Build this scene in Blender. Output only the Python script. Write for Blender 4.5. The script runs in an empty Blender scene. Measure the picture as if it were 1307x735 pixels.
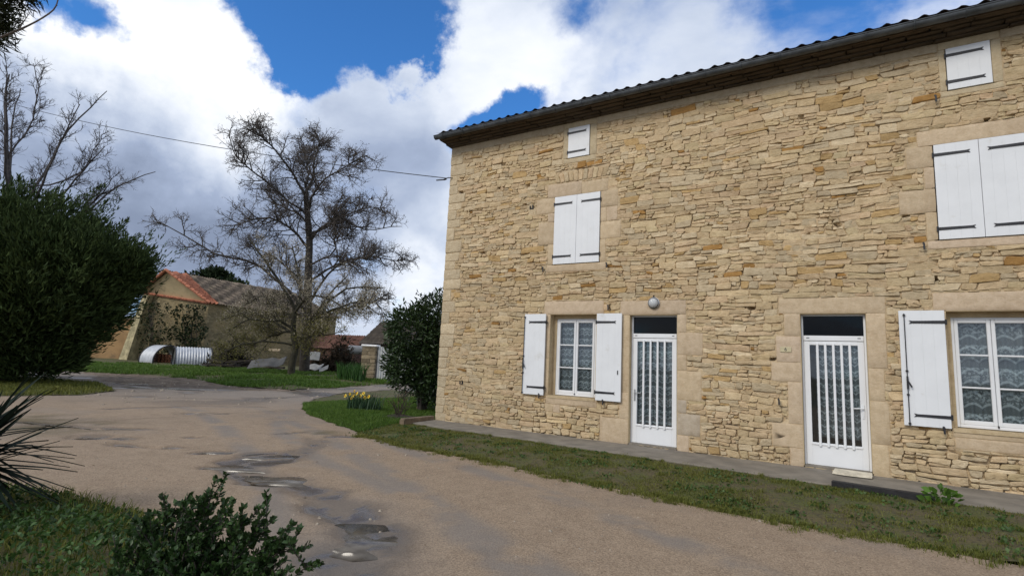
import bpy, math, random
import numpy as np
from mathutils import Vector, Matrix

random.seed(7)
rng = np.random.default_rng(7)
C = bpy.context.scene.collection
scene = bpy.context.scene

# ------------------------------------------------------------------ camera
FPX, PW, PH = 675.19, 1307.0, 735.0
PITCH, ROLL, YAW = 0.136820, 0.0451673, 0.557349
CAM = Vector((8.2553, -10.0629, 1.456))
_F = Vector((-math.sin(YAW)*math.cos(PITCH), math.cos(YAW)*math.cos(PITCH), math.sin(PITCH)))
_R0 = Vector((math.cos(YAW), math.sin(YAW), 0)); _U0 = _R0.cross(_F)
_R = math.cos(ROLL)*_R0 + math.sin(ROLL)*_U0
_U = -math.sin(ROLL)*_R0 + math.cos(ROLL)*_U0
cd = bpy.data.cameras.new('camera'); cam = bpy.data.objects.new('camera', cd); C.objects.link(cam)
cd.sensor_width = 36.0; cd.lens = FPX/PW*36.0; cd.clip_start = 0.05; cd.clip_end = 3000
m3 = Matrix((_R, _U, -_F)).transposed()
cam.matrix_world = Matrix.Translation(CAM) @ m3.to_4x4()
scene.camera = cam

def ray(x, y): return _F + _R*((x-PW/2)/FPX) - _U*((y-PH/2)/FPX)
def at(x, y, D): return CAM + ray(x, y)*D                      # point at forward distance D
def gnd(x, y, z=-0.12):                                        # point on the level z
    d = ray(x, y); return CAM + d*((z-CAM.z)/d.z)
def fwd(p): return (Vector(p)-CAM).dot(_F)

# ------------------------------------------------------------------ light
SUN_DIR = Vector((-0.22, -0.82, 0.62)).normalized()            # towards the sun
SUN_EL = math.asin(SUN_DIR.z); SUN_ROT = math.atan2(SUN_DIR.x, SUN_DIR.y)
sl = bpy.data.lights.new('sun', 'SUN'); sl.energy = 1.35; sl.angle = math.radians(22); sl.color = (1.0, 0.93, 0.82)
so = bpy.data.objects.new('sun', sl); C.objects.link(so)
so.rotation_euler = SUN_DIR.to_track_quat('Z', 'Y').to_euler(); so.location = (0, -20, 30)

scene.view_settings.view_transform = 'Standard'
try: scene.view_settings.look = 'None'
except Exception: pass
scene.view_settings.exposure = 0.38
scene.view_settings.gamma = 1.0
scene.view_settings.use_curve_mapping = False

class NT:
    """small helper to write node trees"""
    def __init__(s, tree): s.t = tree; s.n = tree.nodes; s.l = tree.links
    def new(s, typ, **kw):
        n = s.n.new(typ)
        for k, v in kw.items(): setattr(n, k, v)
        return n
    def put(s, sock, v):
        if isinstance(v, bpy.types.NodeSocket): s.l.new(v, sock)
        elif v is not None:
            if isinstance(v, (tuple, list)) and sock.type == 'RGBA' and len(v) == 3: v = (*v, 1)
            sock.default_value = v
    def math(s, op, a, b=None, c=None, clamp=False):
        n = s.new('ShaderNodeMath', operation=op); n.use_clamp = clamp
        s.put(n.inputs[0], a); s.put(n.inputs[1], b); s.put(n.inputs[2], c); return n.outputs[0]
    def vmath(s, op, a, b=None, out=0):
        n = s.new('ShaderNodeVectorMath', operation=op)
        s.put(n.inputs[0], a)
        if b is not None: s.put(n.inputs[3 if op == 'SCALE' else 1], b)
        return n.outputs[out]
    def ramp(s, v, lo, hi, a=0.0, b=1.0, smooth=True):
        n = s.new('ShaderNodeMapRange'); n.interpolation_type = 'SMOOTHSTEP' if smooth else 'LINEAR'
        s.put(n.inputs[0], v); s.put(n.inputs[1], lo); s.put(n.inputs[2], hi); s.put(n.inputs[3], a); s.put(n.inputs[4], b)
        return n.outputs[0]
    def noise(s, vec, scale, detail=4, rough=0.55, dist=0.0):
        n = s.new('ShaderNodeTexNoise'); s.put(n.inputs['Vector'], vec); s.put(n.inputs['Scale'], scale)
        s.put(n.inputs['Detail'], detail); s.put(n.inputs['Roughness'], rough); s.put(n.inputs['Distortion'], dist)
        return n.outputs['Fac']
    def voro(s, vec, scale, feature='F1', out='Distance'):
        n = s.new('ShaderNodeTexVoronoi', feature=feature); s.put(n.inputs['Vector'], vec); s.put(n.inputs['Scale'], scale)
        return n.outputs[out]
    def mix(s, f, a, b, mode='MIX'):
        n = s.new('ShaderNodeMix', data_type='RGBA', blend_type=mode); n.clamp_factor = True
        s.put(n.inputs[0], f); s.put(n.inputs[6], a); s.put(n.inputs[7], b); return n.outputs[2]
    def attr(s, name, out='Color'):
        n = s.new('ShaderNodeAttribute'); n.attribute_name = name; return n.outputs[out]
    def pos(s): return s.new('ShaderNodeNewGeometry').outputs['Position']
    def obj(s): return s.new('ShaderNodeTexCoord').outputs['Object']
    def bump(s, h, strength, dist, normal=None):
        n = s.new('ShaderNodeBump'); s.put(n.inputs['Height'], h); s.put(n.inputs['Strength'], strength)
        s.put(n.inputs['Distance'], dist)
        if normal is not None: s.put(n.inputs['Normal'], normal)
        return n.outputs[0]

# sky: Nishita blue with broken clouds laid out by direction
w = bpy.data.worlds.new('World'); scene.world = w; w.use_nodes = True
g = NT(w.node_tree); g.n.clear()
sky = g.new('ShaderNodeTexSky', sky_type='NISHITA'); sky.sun_disc = False
sky.sun_elevation = SUN_EL; sky.sun_rotation = SUN_ROT; sky.altitude = 100; sky.air_density = 1.0; sky.dust_density = 0.3; sky.ozone_density = 2.5
dirv = g.vmath('NORMALIZE', g.new('ShaderNodeTexCoord').outputs['Generated'])
sep = g.new('ShaderNodeSeparateXYZ'); g.put(sep.inputs[0], dirv)
den = g.math('ADD', g.math('MAXIMUM', sep.outputs[2], 0.0), 0.35)
comb = g.new('ShaderNodeCombineXYZ')
g.put(comb.inputs[0], g.math('DIVIDE', sep.outputs[0], den)); g.put(comb.inputs[1], g.math('DIVIDE', sep.outputs[1], den)); g.put(comb.inputs[2], g.math('MULTIPLY', sep.outputs[2], 1.5))
nc = g.new('ShaderNodeTexNoise'); g.put(nc.inputs['Vector'], dirv); nc.inputs['Scale'].default_value = 4.5; nc.inputs['Detail'].default_value = 9; nc.inputs['Roughness'].default_value = .6
dirw = g.vmath('NORMALIZE', g.vmath('ADD', dirv, g.vmath('SCALE', g.vmath('SUBTRACT', nc.outputs['Color'], (.5, .5, .5)), .34)))
n1 = g.noise(comb.outputs[0], 2.2, 12, 0.56, 0.25)
n2 = g.noise(g.vmath('ADD', comb.outputs[0], (3.1, 1.7, 0.4)), 2.6, 10, 0.55, 0.3)
def blobs(lst, start):
    acc = start
    for (px, py, rpx, wt) in lst:
        v = ray(px, py).normalized(); r = math.atan(rpx/FPX)
        d = g.vmath('DOT_PRODUCT', dirw, tuple(v), out=1)
        b = g.ramp(d, math.cos(r), 1.0, 0.0, wt)
        acc = g.math('ADD', acc, b)
    return acc
GAPS = [(425, -10, 140, -.75), (440, 50, 80, -.60), (520, 0, 90, -.55), (345, -25, 90, -.45), (605, 125, 70, -.65), (640, 135, 60, -.5),
        (125, 55, 50, -.55), (70, 20, 60, -.6), (1120, 15, 170, -.58), (960, 40, 150, -.42), (690, -20, 70, -.35),
        (330, 70, 60, .35), (180, 90, 160, .4), (630, 50, 110, .35), (575, 60, 60, .25), (950, 60, 120, .2), (60, 120, 80, .3), (500, 110, 90, .25)]
dens = g.math('ADD', g.math('MULTIPLY', g.math('SUBTRACT', n1, 0.5), 2.0), 0.54)
dens = blobs(GAPS, dens)
cover = g.ramp(dens, -0.12, 0.50)
SHADE = [(210, 60, 170, .34), (190, 150, 120, .24), (350, 60, 90, .30), (470, 130, 90, .12), (640, 70, 140, .3), (1000, 60, 300, .14),
         (210, 290, 200, -.34), (70, 210, 150, -.18), (480, 230, 150, -.20), (320, 340, 170, -.16), (300, 200, 120, -.10), (540, 330, 110, .12), (470, 400, 110, .10), (80, 90, 60, .12)]
sh = g.math('ADD', g.math('MULTIPLY', g.math('SUBTRACT', n2, 0.5), 1.0), 0.56)
sh = blobs(SHADE, sh)
edge = g.ramp(dens, 0.15, 0.55, 0.10, 0.0)
sh = g.math('ADD', sh, edge)
cr = g.new('ShaderNodeValToRGB'); g.put(cr.inputs[0], sh)
e = cr.color_ramp.elements; e[0].position = 0.0; e[0].color = (.20, .245, .345, 1); e[1].position = 1.0; e[1].color = (.82, .835, .86, 1)
for p_, c_ in ((.3, (.30, .36, .49, 1)), (.55, (.47, .53, .645, 1)), (.80, (.68, .72, .79, 1))):
    x = e.new(p_); x.color = c_
bg1 = g.new('ShaderNodeBackground'); bg2 = g.new('ShaderNodeBackground')
g.put(bg1.inputs[0], g.mix(1.0, sky.outputs[0], (0.42, 0.92, 1.40), 'MULTIPLY')); bg1.inputs[1].default_value = 0.105
g.put(bg2.inputs[0], cr.outputs[0]); bg2.inputs[1].default_value = 1.0
ms = g.new('ShaderNodeMixShader'); g.put(ms.inputs[0], cover); g.l.new(bg1.outputs[0], ms.inputs[1]); g.l.new(bg2.outputs[0], ms.inputs[2])
wo = g.new('ShaderNodeOutputWorld'); g.l.new(ms.outputs[0], wo.inputs[0])

# ------------------------------------------------------------------ helpers
def vnoise(x, y, seed=0):
    x = np.asarray(x, float); y = np.asarray(y, float)
    xi = np.floor(x).astype(np.int64); yi = np.floor(y).astype(np.int64); xf = x-xi; yf = y-yi
    def h(a, b):
        n = (a*374761393 + b*668265263 + seed*974634777) & 0xffffffff
        n = ((n ^ (n >> 13))*1274126177) & 0xffffffff
        return ((n ^ (n >> 16)) & 0xffff)/65535.0
    u = xf*xf*(3-2*xf); v = yf*yf*(3-2*yf)
    return (h(xi, yi)*(1-u)+h(xi+1, yi)*u)*(1-v)+(h(xi, yi+1)*(1-u)+h(xi+1, yi+1)*u)*v
def fbm(x, y, seed=0, oct=4):
    s = 0; a = 0.5; t = 0
    x = np.asarray(x, float); y = np.asarray(y, float)
    for o in range(oct):
        s = s+a*vnoise(x*2**o, y*2**o, seed+o*17); t += a; a *= .55
    return s/t
def sstep(v, a, b):
    t = np.clip((v-a)/(b-a), 0, 1); return t*t*(3-2*t)
def inpoly(X, Y, poly):
    X = np.asarray(X, float); Y = np.asarray(Y, float); r = np.zeros(X.shape, bool); n = len(poly); j = n-1
    for i in range(n):
        xi, yi = poly[i][0], poly[i][1]; xj, yj = poly[j][0], poly[j][1]
        if yi != yj:
            r ^= ((yi > Y) != (yj > Y)) & (X < (xj-xi)*(Y-yi)/(yj-yi)+xi)
        j = i
    return r
def polydist(X, Y, line):
    X = np.asarray(X, float); Y = np.asarray(Y, float); d = np.full(X.shape, 1e9)
    for a, b in zip(line[:-1], line[1:]):
        ax, ay, bx, by = a[0], a[1], b[0], b[1]; L = (bx-ax)**2+(by-ay)**2+1e-12
        t = np.clip(((X-ax)*(bx-ax)+(Y-ay)*(by-ay))/L, 0, 1)
        d = np.minimum(d, np.hypot(X-ax-t*(bx-ax), Y-ay-t*(by-ay)))
    return d

def mesh_np(name, V, groups, mat, parent=None, cols=None, smooth=False, attrs=None):
    """V (n,3); groups: list of (m,k) int arrays"""
    V = np.asarray(V, np.float32).reshape(-1, 3)
    me = bpy.data.meshes.new(name)
    me.vertices.add(len(V)); me.vertices.foreach_set('co', V.ravel())
    idx = [np.asarray(q, np.int32) for q in groups if len(q)]
    loops = np.concatenate([q.ravel() for q in idx]); cnt = np.concatenate([np.full(len(q), q.shape[1], np.int32) for q in idx])
    st = np.concatenate([[0], np.cumsum(cnt)[:-1]]).astype(np.int32)
    me.loops.add(len(loops)); me.loops.foreach_set('vertex_index', loops)
    me.polygons.add(len(cnt)); me.polygons.foreach_set('loop_start', st); me.polygons.foreach_set('loop_total', cnt)
    if smooth: me.polygons.foreach_set('use_smooth', np.ones(len(cnt), bool))
    if cols is not None:
        a = me.color_attributes.new('Col', 'FLOAT_COLOR', 'POINT')
        c4 = np.ones((len(V), 4), np.float32); c4[:, :np.asarray(cols).shape[1]] = cols
        a.data.foreach_set('color', c4.ravel())
    me.update(calc_edges=True); me.validate()
    o = bpy.data.objects.new(name, me); C.objects.link(o)
    if mat: me.materials.append(mat)
    if parent: o.parent = parent
    return o

class MB:
    """collects shapes, builds one mesh object"""
    def __init__(s): s.v = []; s.f = []; s.c = []; s.col = (1, 1, 1)
    def add(s, vs, fs):
        b = len(s.v); s.v += [tuple(v) for v in vs]; s.c += [s.col]*len(vs)
        s.f += [tuple(b+i for i in f) for f in fs]; return s
    def box(s, x0, x1, y0, y1, z0, z1, bev=0.0):
        if bev <= 0:
            vs = [(x, y, z) for z in (z0, z1) for y in (y0, y1) for x in (x0, x1)]
            return s.add(vs, [(0, 2, 3, 1), (4, 5, 7, 6), (0, 1, 5, 4), (2, 6, 7, 3), (0, 4, 6, 2), (1, 3, 7, 5)])
        b = min(bev, (x1-x0)*.45, (y1-y0)*.45, (z1-z0)*.45)
        # chamfered box: 24 verts
        vs = []; ix = {}
        for sx in (0, 1):
            for sy in (0, 1):
                for sz in (0, 1):
                    X = (x0, x1)[sx]; Y = (y0, y1)[sy]; Z = (z0, z1)[sz]
                    dx = b*(1-2*sx); dy = b*(1-2*sy); dz = b*(1-2*sz)
                    for a in range(3):
                        ix[(sx, sy, sz, a)] = len(vs)
                        vs.append((X+(dx if a != 0 else 0), Y+(dy if a != 1 else 0), Z+(dz if a != 2 else 0)))
        fs = []
        for a in range(3):
            o1, o2 = [(1, 2), (0, 2), (0, 1)][a]
            for s_ in (0, 1):
                q = []
                for (p, r) in ((0, 0), (1, 0), (1, 1), (0, 1)):
                    k = [0, 0, 0]; k[a] = s_; k[o1] = p; k[o2] = r; q.append(ix[(*k, a)])
                fs.append(q)
        for a in range(3):                                         # edges along axis a
            o1, o2 = [(1, 2), (0, 2), (0, 1)][a]
            for p in (0, 1):
                for r in (0, 1):
                    k0 = [0, 0, 0]; k0[o1] = p; k0[o2] = r; k1 = list(k0); k1[a] = 1
                    fs.append((ix[(*k0, o1)], ix[(*k1, o1)], ix[(*k1, o2)], ix[(*k0, o2)]))
        for sx in (0, 1):
            for sy in (0, 1):
                for sz in (0, 1): fs.append(tuple(ix[(sx, sy, sz, a)] for a in range(3)))
        return s.add(vs, fs)
    def obox(s, c, ux, uy, uz):
        """oriented box: centre and three half vectors"""
        c = Vector(c); ux = Vector(ux); uy = Vector(uy); uz = Vector(uz)
        vs = [c+ux*a+uy*b_+uz*d for d in (-1, 1) for b_ in (-1, 1) for a in (-1, 1)]
        return s.add(vs, [(0, 2, 3, 1), (4, 5, 7, 6), (0, 1, 5, 4), (2, 6, 7, 3), (0, 4, 6, 2), (1, 3, 7, 5)])
    def tube(s, pts, rad, n=8, cap=True):
        pts = [Vector(p) for p in pts]
        if not hasattr(rad, '__len__'): rad = [rad]*len(pts)
        b = len(s.v); up = Vector((0, 0, 1)); ref = None
        for i, p in enumerate(pts):
            d = (pts[min(i+1, len(pts)-1)]-pts[max(i-1, 0)]).normalized()
            if ref is None: ref = d.orthogonal().normalized()
            ref = (ref-d*ref.dot(d)); ref = ref.normalized() if ref.length > 1e-6 else d.orthogonal().normalized()
            q = d.cross(ref)
            for k in range(n):
                a = 2*math.pi*k/n
                s.v.append(tuple(p+(ref*math.cos(a)+q*math.sin(a))*rad[i])); s.c.append(s.col)
        for i in range(len(pts)-1):
            for k in range(n):
                k2 = (k+1) % n
                s.f.append((b+i*n+k, b+i*n+k2, b+(i+1)*n+k2, b+(i+1)*n+k))
        if cap:
            s.f.append(tuple(b+k for k in range(n-1, -1, -1))); e_ = b+(len(pts)-1)*n
            s.f.append(tuple(e_+k for k in range(n)))
        return s
    def lathe(s, prof, n=20, o=(0, 0, 0), axis='z'):
        b = len(s.v)
        for (r, h) in prof:
            for k in range(n):
                a = 2*math.pi*k/n; x, y = r*math.cos(a), r*math.sin(a)
                p = (x, y, h) if axis == 'z' else (x, -h, y)
                s.v.append((p[0]+o[0], p[1]+o[1], p[2]+o[2])); s.c.append(s.col)
        for i in range(len(prof)-1):
            for k in range(n):
                k2 = (k+1) % n; s.f.append((b+i*n+k, b+i*n+k2, b+(i+1)*n+k2, b+(i+1)*n+k))
        s.f.append(tuple(b+k for k in range(n-1, -1, -1))); e_ = b+(len(prof)-1)*n; s.f.append(tuple(e_+k for k in range(n)))
        return s
    def prism(s, outline, y0, y1):
        """outline in x,z extruded along y"""
        n = len(outline)
        vs = [(x, y0, z) for x, z in outline]+[(x, y1, z) for x, z in outline]
        fs = [tuple(range(n)), tuple(range(2*n-1, n-1, -1))]+[(i, (i+1) % n, n+(i+1) % n, n+i) for i in range(n)]
        return s.add(vs, fs)
    def build(s, name, mat, parent=None, smooth=False, col=False, normals=True):
        me = bpy.data.meshes.new(name); me.from_pydata(s.v, [], s.f)
        if col:
            a = me.color_attributes.new('Col', 'FLOAT_COLOR', 'POINT')
            a.data.foreach_set('color', np.array([(*c, 1) for c in s.c], np.float32).ravel())
        if normals:
            import bmesh
            bm = bmesh.new(); bm.from_mesh(me); bmesh.ops.recalc_face_normals(bm, faces=bm.faces); bm.to_mesh(me); bm.free()
        if smooth: me.polygons.foreach_set('use_smooth', np.ones(len(me.polygons), bool))
        me.update(); o = bpy.data.objects.new(name, me); C.objects.link(o)
        if mat: me.materials.append(mat)
        if parent: o.parent = parent
        return o

def tag(o, label=None, cat=None, group=None, kind=None):
    if label: o['label'] = label
    if cat: o['category'] = cat
    if group: o['group'] = group
    if kind: o['kind'] = kind
    return o
def thing(name, label, cat, loc=(0, 0, 0), group=None, rot=(0, 0, 0)):
    o = bpy.data.objects.new(name, None); C.objects.link(o); o.location = loc; o.rotation_euler = rot
    o.empty_display_size = .2
    return tag(o, label, cat, group)

# ------------------------------------------------------------------ materials
def newmat(name):
    m = bpy.data.materials.new(name); m.use_nodes = True
    n = NT(m.node_tree); b = m.node_tree.nodes['Principled BSDF']
    return m, n, b
def simple(name, col, rough=.6, var=.15, scale=6, bump=0.0, bscale=60, metal=0.0, spec=.5, dirt=None):
    m, n, b = newmat(name); p = n.obj()
    f = n.noise(p, scale, 6, .6)
    c = n.mix(n.ramp(f, .3, .7), tuple(x*(1-var) for x in col), tuple(min(1, x*(1+var)) for x in col))
    if dirt: c = n.mix(n.ramp(n.noise(p, dirt[1], 5, .65), dirt[2], dirt[2]+.2), c, dirt[0])
    n.put(b.inputs['Base Color'], c); b.inputs['Roughness'].default_value = rough; b.inputs['Metallic'].default_value = metal
    b.inputs['Specular IOR Level'].default_value = spec
    if bump: n.put(b.inputs['Normal'], n.bump(n.noise(p, bscale, 5, .6), 1.0, bump))
    return m

def leafmat(name, a, b_, rough=.55, trans=.15, scale=1.2, spec=.3):
    m, n, b = newmat(name); p = n.pos()
    c = n.mix(n.ramp(n.noise(p, scale, 3, .6), .32, .68), a, b_)
    c = n.mix(.6, c, n.mix(n.attr('Col', 'Fac'), tuple(x*.5 for x in a), tuple(min(1, x*1.5) for x in b_)))
    n.put(b.inputs['Base Color'], c); b.inputs['Roughness'].default_value = rough; b.inputs['Specular IOR Level'].default_value = spec
    if trans:
        t = n.new('ShaderNodeBsdfTranslucent'); n.put(t.inputs[0], c)
        mx = n.new('ShaderNodeMixShader'); mx.inputs[0].default_value = trans
        n.l.new(b.outputs[0], mx.inputs[1]); n.l.new(t.outputs[0], mx.inputs[2])
        n.l.new(mx.outputs[0], m.node_tree.nodes['Material Output'].inputs[0])
    return m

M = {}
# rubble stone: colour per stone from the mesh, grain and stains from noise
def stonemat(name, bump=.004, grain=55, stain=.35):
    m, n, b = newmat(name); p = n.pos(); c = n.attr('Col')
    f1 = n.noise(p, 9, 8, .65); f2 = n.noise(p, grain, 6, .6)
    c = n.mix(n.ramp(f1, .3, .75, 0, .55), c, n.mix(1.0, c, (.66, .60, .52), 'MULTIPLY'))
    c = n.mix(n.ramp(n.noise(n.vmath('MULTIPLY', p, (1, 1, 3.2)), 16, 8, .7), .50, .68, 0, .55), c, n.mix(1.0, c, (.72, .66, .58), 'MULTIPLY'))
    c = n.mix(n.ramp(f2, .35, .7, 0, .40), c, n.mix(1.0, c, (1.28, 1.24, 1.18), 'MULTIPLY'))
    big = n.noise(p, .8, 5, .6)
    c = n.mix(n.ramp(big, .45, .72, 0, stain), c, n.mix(1.0, c, (.78, .76, .76), 'MULTIPLY'))
    n.put(b.inputs['Base Color'], c); b.inputs['Roughness'].default_value = .92; b.inputs['Specular IOR Level'].default_value = .15
    h = n.math('ADD', n.math('MULTIPLY', n.noise(n.vmath('MULTIPLY', p, (1, 1, 2.4)), 15, 9, .7), 3.0), f2)
    n.put(b.inputs['Normal'], n.bump(h, .9, bump))
    return m
M['stone'] = stonemat('rubble_stone', .008, 60)
M['dressed'] = stonemat('dressed_limestone', .0016, 70, .55)
M['mortar'] = stonemat('lime_mortar', .006, 90)
M['white'] = simple('white_paint', (.77, .785, .80), .45, .03, 3, dirt=((.64, .635, .605), 3.5, .60))
M['pvc'] = simple('white_door_paint', (.80, .81, .82), .35, .02, 3)
M['iron'] = simple('black_iron', (.018, .018, .022), .5, .3, 20)
M['zinc'] = simple('zinc_gutter', (.085, .095, .105), .5, .3, 5, metal=.5)
M['eave'] = stonemat('eave_cornice', .006, 40)
M['metal'] = simple('handle_metal', (.55, .55, .55), .3, .1, 10, metal=.9)
M['dark'] = simple('dark_interior', (.02, .02, .02), .9)
M['bark'] = simple('dark_bark', (.060, .050, .040), .9, .4, 5, bump=.02, bscale=25)
M['twig'] = simple('dark_twigs', (.095, .078, .066), .85, .3, 2)
M['mossbark'] = simple('mossy_bark', (.05, .045, .028), .9, .45, 3, bump=.02, bscale=25)

def glass(name, tint=(.9, .95, .95), k_=1.1):
    m, n, b = newmat(name)
    tr = n.new('ShaderNodeBsdfTransparent'); n.put(tr.inputs[0], tint)
    gl = n.new('ShaderNodeBsdfGlossy'); gl.inputs['Roughness'].default_value = .03
    fr = n.new('ShaderNodeFresnel'); fr.inputs[0].default_value = 1.5
    p = n.pos(); n.put(gl.inputs['Normal'], n.bump(n.noise(p, 3, 2), .25, .004))
    mx = n.new('ShaderNodeMixShader'); n.put(mx.inputs[0], n.math('MULTIPLY_ADD', fr.outputs[0], k_, .03*k_, clamp=True))
    n.l.new(tr.outputs[0], mx.inputs[1]); n.l.new(gl.outputs[0], mx.inputs[2])
    n.l.new(mx.outputs[0], m.node_tree.nodes['Material Output'].inputs[0]); return m
M['glass'] = glass('window_glass', (.86, .90, .91), .9)
M['darkglass'] = glass('dark_fanlight_glass', (.25, .25, .24), .30)

def lace(name, fu, fv):
    m, n, b = newmat(name); s_ = n.new('ShaderNodeSeparateXYZ'); n.put(s_.inputs[0], n.obj())
    u = n.math('MULTIPLY', s_.outputs[0], fu); v = n.math('MULTIPLY', s_.outputs[2], fv)
    su = n.math('ABSOLUTE', n.math('SINE', n.math('MULTIPLY', u, math.pi)))
    band = n.math('FRACT', n.math('ADD', v, n.math('MULTIPLY', su, -.35)))
    edge_ = n.ramp(n.math('ABSOLUTE', n.math('SUBTRACT', band, .5)), .16, .05)
    rows = n.ramp(n.math('FRACT', n.math('MULTIPLY', v, .5)), .35, .55)
    dots = n.ramp(n.voro(n.obj(), 70), .2, .5, 1, 0)
    flower = n.ramp(n.noise(n.obj(), 28, 3, .5), .45, .58)
    k = n.math('ADD', n.math('MULTIPLY', edge_, .55), n.math('MULTIPLY', n.math('MULTIPLY', rows, flower), .45))
    k = n.math('ADD', k, n.math('MULTIPLY', dots, .12), clamp=True)
    n.put(b.inputs['Base Color'], n.mix(k, (.26, .28, .30), (.80, .83, .85))); b.inputs['Roughness'].default_value = .9
    t = n.new('ShaderNodeBsdfTransparent'); mx = n.new('ShaderNodeMixShader')
    n.put(mx.inputs[0], n.ramp(k, 0, .5, .72, 1.0)); n.l.new(t.outputs[0], mx.inputs[1]); n.l.new(b.outputs[0], mx.inputs[2])
    n.l.new(mx.outputs[0], m.node_tree.nodes['Material Output'].inputs[0]); return m
M['lace'] = lace('lace_curtain', 9, 9)
M['lace2'] = lace('wide_lace_curtain', 5, 6)

# ================================================================== HOUSE
house = thing('stone_house', 'long two storey house of pale rubble stone with white shutters and two white doors', 'house', (0, 0, 0))
HX = 13.6; WT = 6.80; HD = 8.0
CREAM = np.array([.605, .472, .295])

def clip_half(poly, a, v, keep_less):
    out = []; n = len(poly)
    for i in range(n):
        p = poly[i]; q = poly[(i+1) % n]
        ip = (p[a] <= v) == keep_less or abs(p[a]-v) < 1e-9; iq = (q[a] <= v) == keep_less or abs(q[a]-v) < 1e-9
        if ip: out.append(p)
        if ip != iq:
            t = (v-p[a])/(q[a]-p[a]); out.append((p[0]+(q[0]-p[0])*t, p[1]+(q[1]-p[1])*t))
    return out
def area(poly):
    s = 0
    for i in range(len(poly)):
        p = poly[i]; q = poly[(i+1) % len(poly)]; s += p[0]*q[1]-q[0]*p[1]
    return s/2
def cut_rects(poly, rects, gap=.003):
    xs = [p[0] for p in poly]; zs = [p[1] for p in poly]
    for (x0, x1, z0, z1) in rects:
        if max(xs) < x0 or min(xs) > x1 or max(zs) < z0 or min(zs) > z1: continue
        best = None; ba = 0
        for a, v, kl in ((0, x0-gap, True), (0, x1+gap, False), (1, z0-gap, True), (1, z1+gap, False)):
            q = clip_half(poly, a, v, kl)
            if len(q) >= 3:
                A = abs(area(q))
                if A > ba: ba = A; best = q
        if best is None or ba < .0008: return None
        poly = best; xs = [p[0] for p in poly]; zs = [p[1] for p in poly]
    return poly

class Stones:
    def __init__(s): s.V = []; s.C = []; s.T = []; s.Q = []; s.n = 0
    def add(s, poly, h, col, joint=.004, inset=.3, rough=.004, tilt=.02, base=.03, rnd=.008, bev=.006):
        if area(poly) < 0: poly = poly[::-1]
        # subdivide and jitter the outline
        pts = []
        for i in range(len(poly)):
            p = poly[i]; q = poly[(i+1) % len(poly)]
            L = math.hypot(q[0]-p[0], q[1]-p[1])
            if L < .004: continue
            k = 3 if L > .16 else (2 if L > .06 else 1)
            for j in range(k):
                t = (j+(.0 if j == 0 else random.uniform(-.2, .2)))/k
                pts.append((p[0]+(q[0]-p[0])*t, p[1]+(q[1]-p[1])*t, j == 0))
        if len(pts) < 3: return
        cx = sum(p[0] for p in pts)/len(pts); cz = sum(p[1] for p in pts)/len(pts)
        wx = max(p[0] for p in pts)-min(p[0] for p in pts); wz = max(p[1] for p in pts)-min(p[1] for p in pts)
        ta = random.gauss(0, tilt)/max(wx, .1)*.3; tb = random.gauss(0, tilt)/max(wz, .06)*.3+0.0
        o = []
        for (x, z, corner) in pts:
            dx, dz = x-cx, z-cz
            fx = max(0, 1-joint/max(wx*.5, .01)); fz = max(0, 1-joint/max(wz*.5, .01))
            if corner:
                L = math.hypot(dx, dz); c_ = max(.6, 1-rnd*random.uniform(.3, 1.6)/max(L, .01)); fx *= c_; fz *= c_
            o.append((cx+dx*fx+random.gauss(0, rough*.6), cz+dz*fz+random.gauss(0, rough*.6)))
        n = len(o); b = s.n
        def y(x, z, hh): return -(hh+(x-cx)*ta+(z-cz)*tb)
        ed = min(bev, wz*.10)
        for (x, z) in o: s.V.append((x, base, z))
        for (x, z) in o: s.V.append((x, y(x, z, h*.85)+random.gauss(0, rough*.35), z))
        for (x, z) in o:
            dx, dz = x-cx, z-cz
            X = cx+dx*max(.3, 1-ed/max(wx*.5, .01)); Z = cz+dz*max(.3, 1-ed/max(wz*.5, .01))
            s.V.append((X, y(X, Z, h)+random.gauss(0, rough*.5), Z))
        for (x, z) in o:
            X = cx+(x-cx)*random.uniform(.3, .65); Z = cz+(z-cz)*random.uniform(.35, .6)
            s.V.append((X, y(X, Z, h)+random.gauss(0, rough), Z))
        s.V.append((cx, y(cx, cz, h)+random.gauss(0, rough), cz))
        for r in range(3):
            for i in range(n):
                i2 = (i+1) % n
                s.Q.append((b+r*n+i, b+r*n+i2, b+(r+1)*n+i2, b+(r+1)*n+i))
        for i in range(n): s.T.append((b+3*n+i, b+3*n+(i+1) % n, b+4*n))
        s.C += [tuple(col)]*(4*n+1); s.n += 4*n+1
    def build(s, name, mat, parent, xf=None):
        V = np.array(s.V)
        if xf is not None: V = xf(V)
        return mesh_np(name, V, [np.array(s.Q), np.array(s.T)], mat, parent, np.array(s.C))

def stone_col(x, z):
    k = rng.random(); v = 1+rng.normal(0, .06)
    if k < .018: c = np.array([.42, .24, .085])
    elif k < .06: c = np.array([.53, .37, .18])
    elif k < .20: c = np.array([.56, .46, .31])
    elif k < .30: c = np.array([.67, .55, .37])
    else: c = CREAM*(1+rng.normal(0, .012, 3))
    w_ = fbm(x*.7+3, z*.7, 5, 3)-.5
    return np.clip(c*v*(1+w_*.22), .02, .85)

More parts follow.
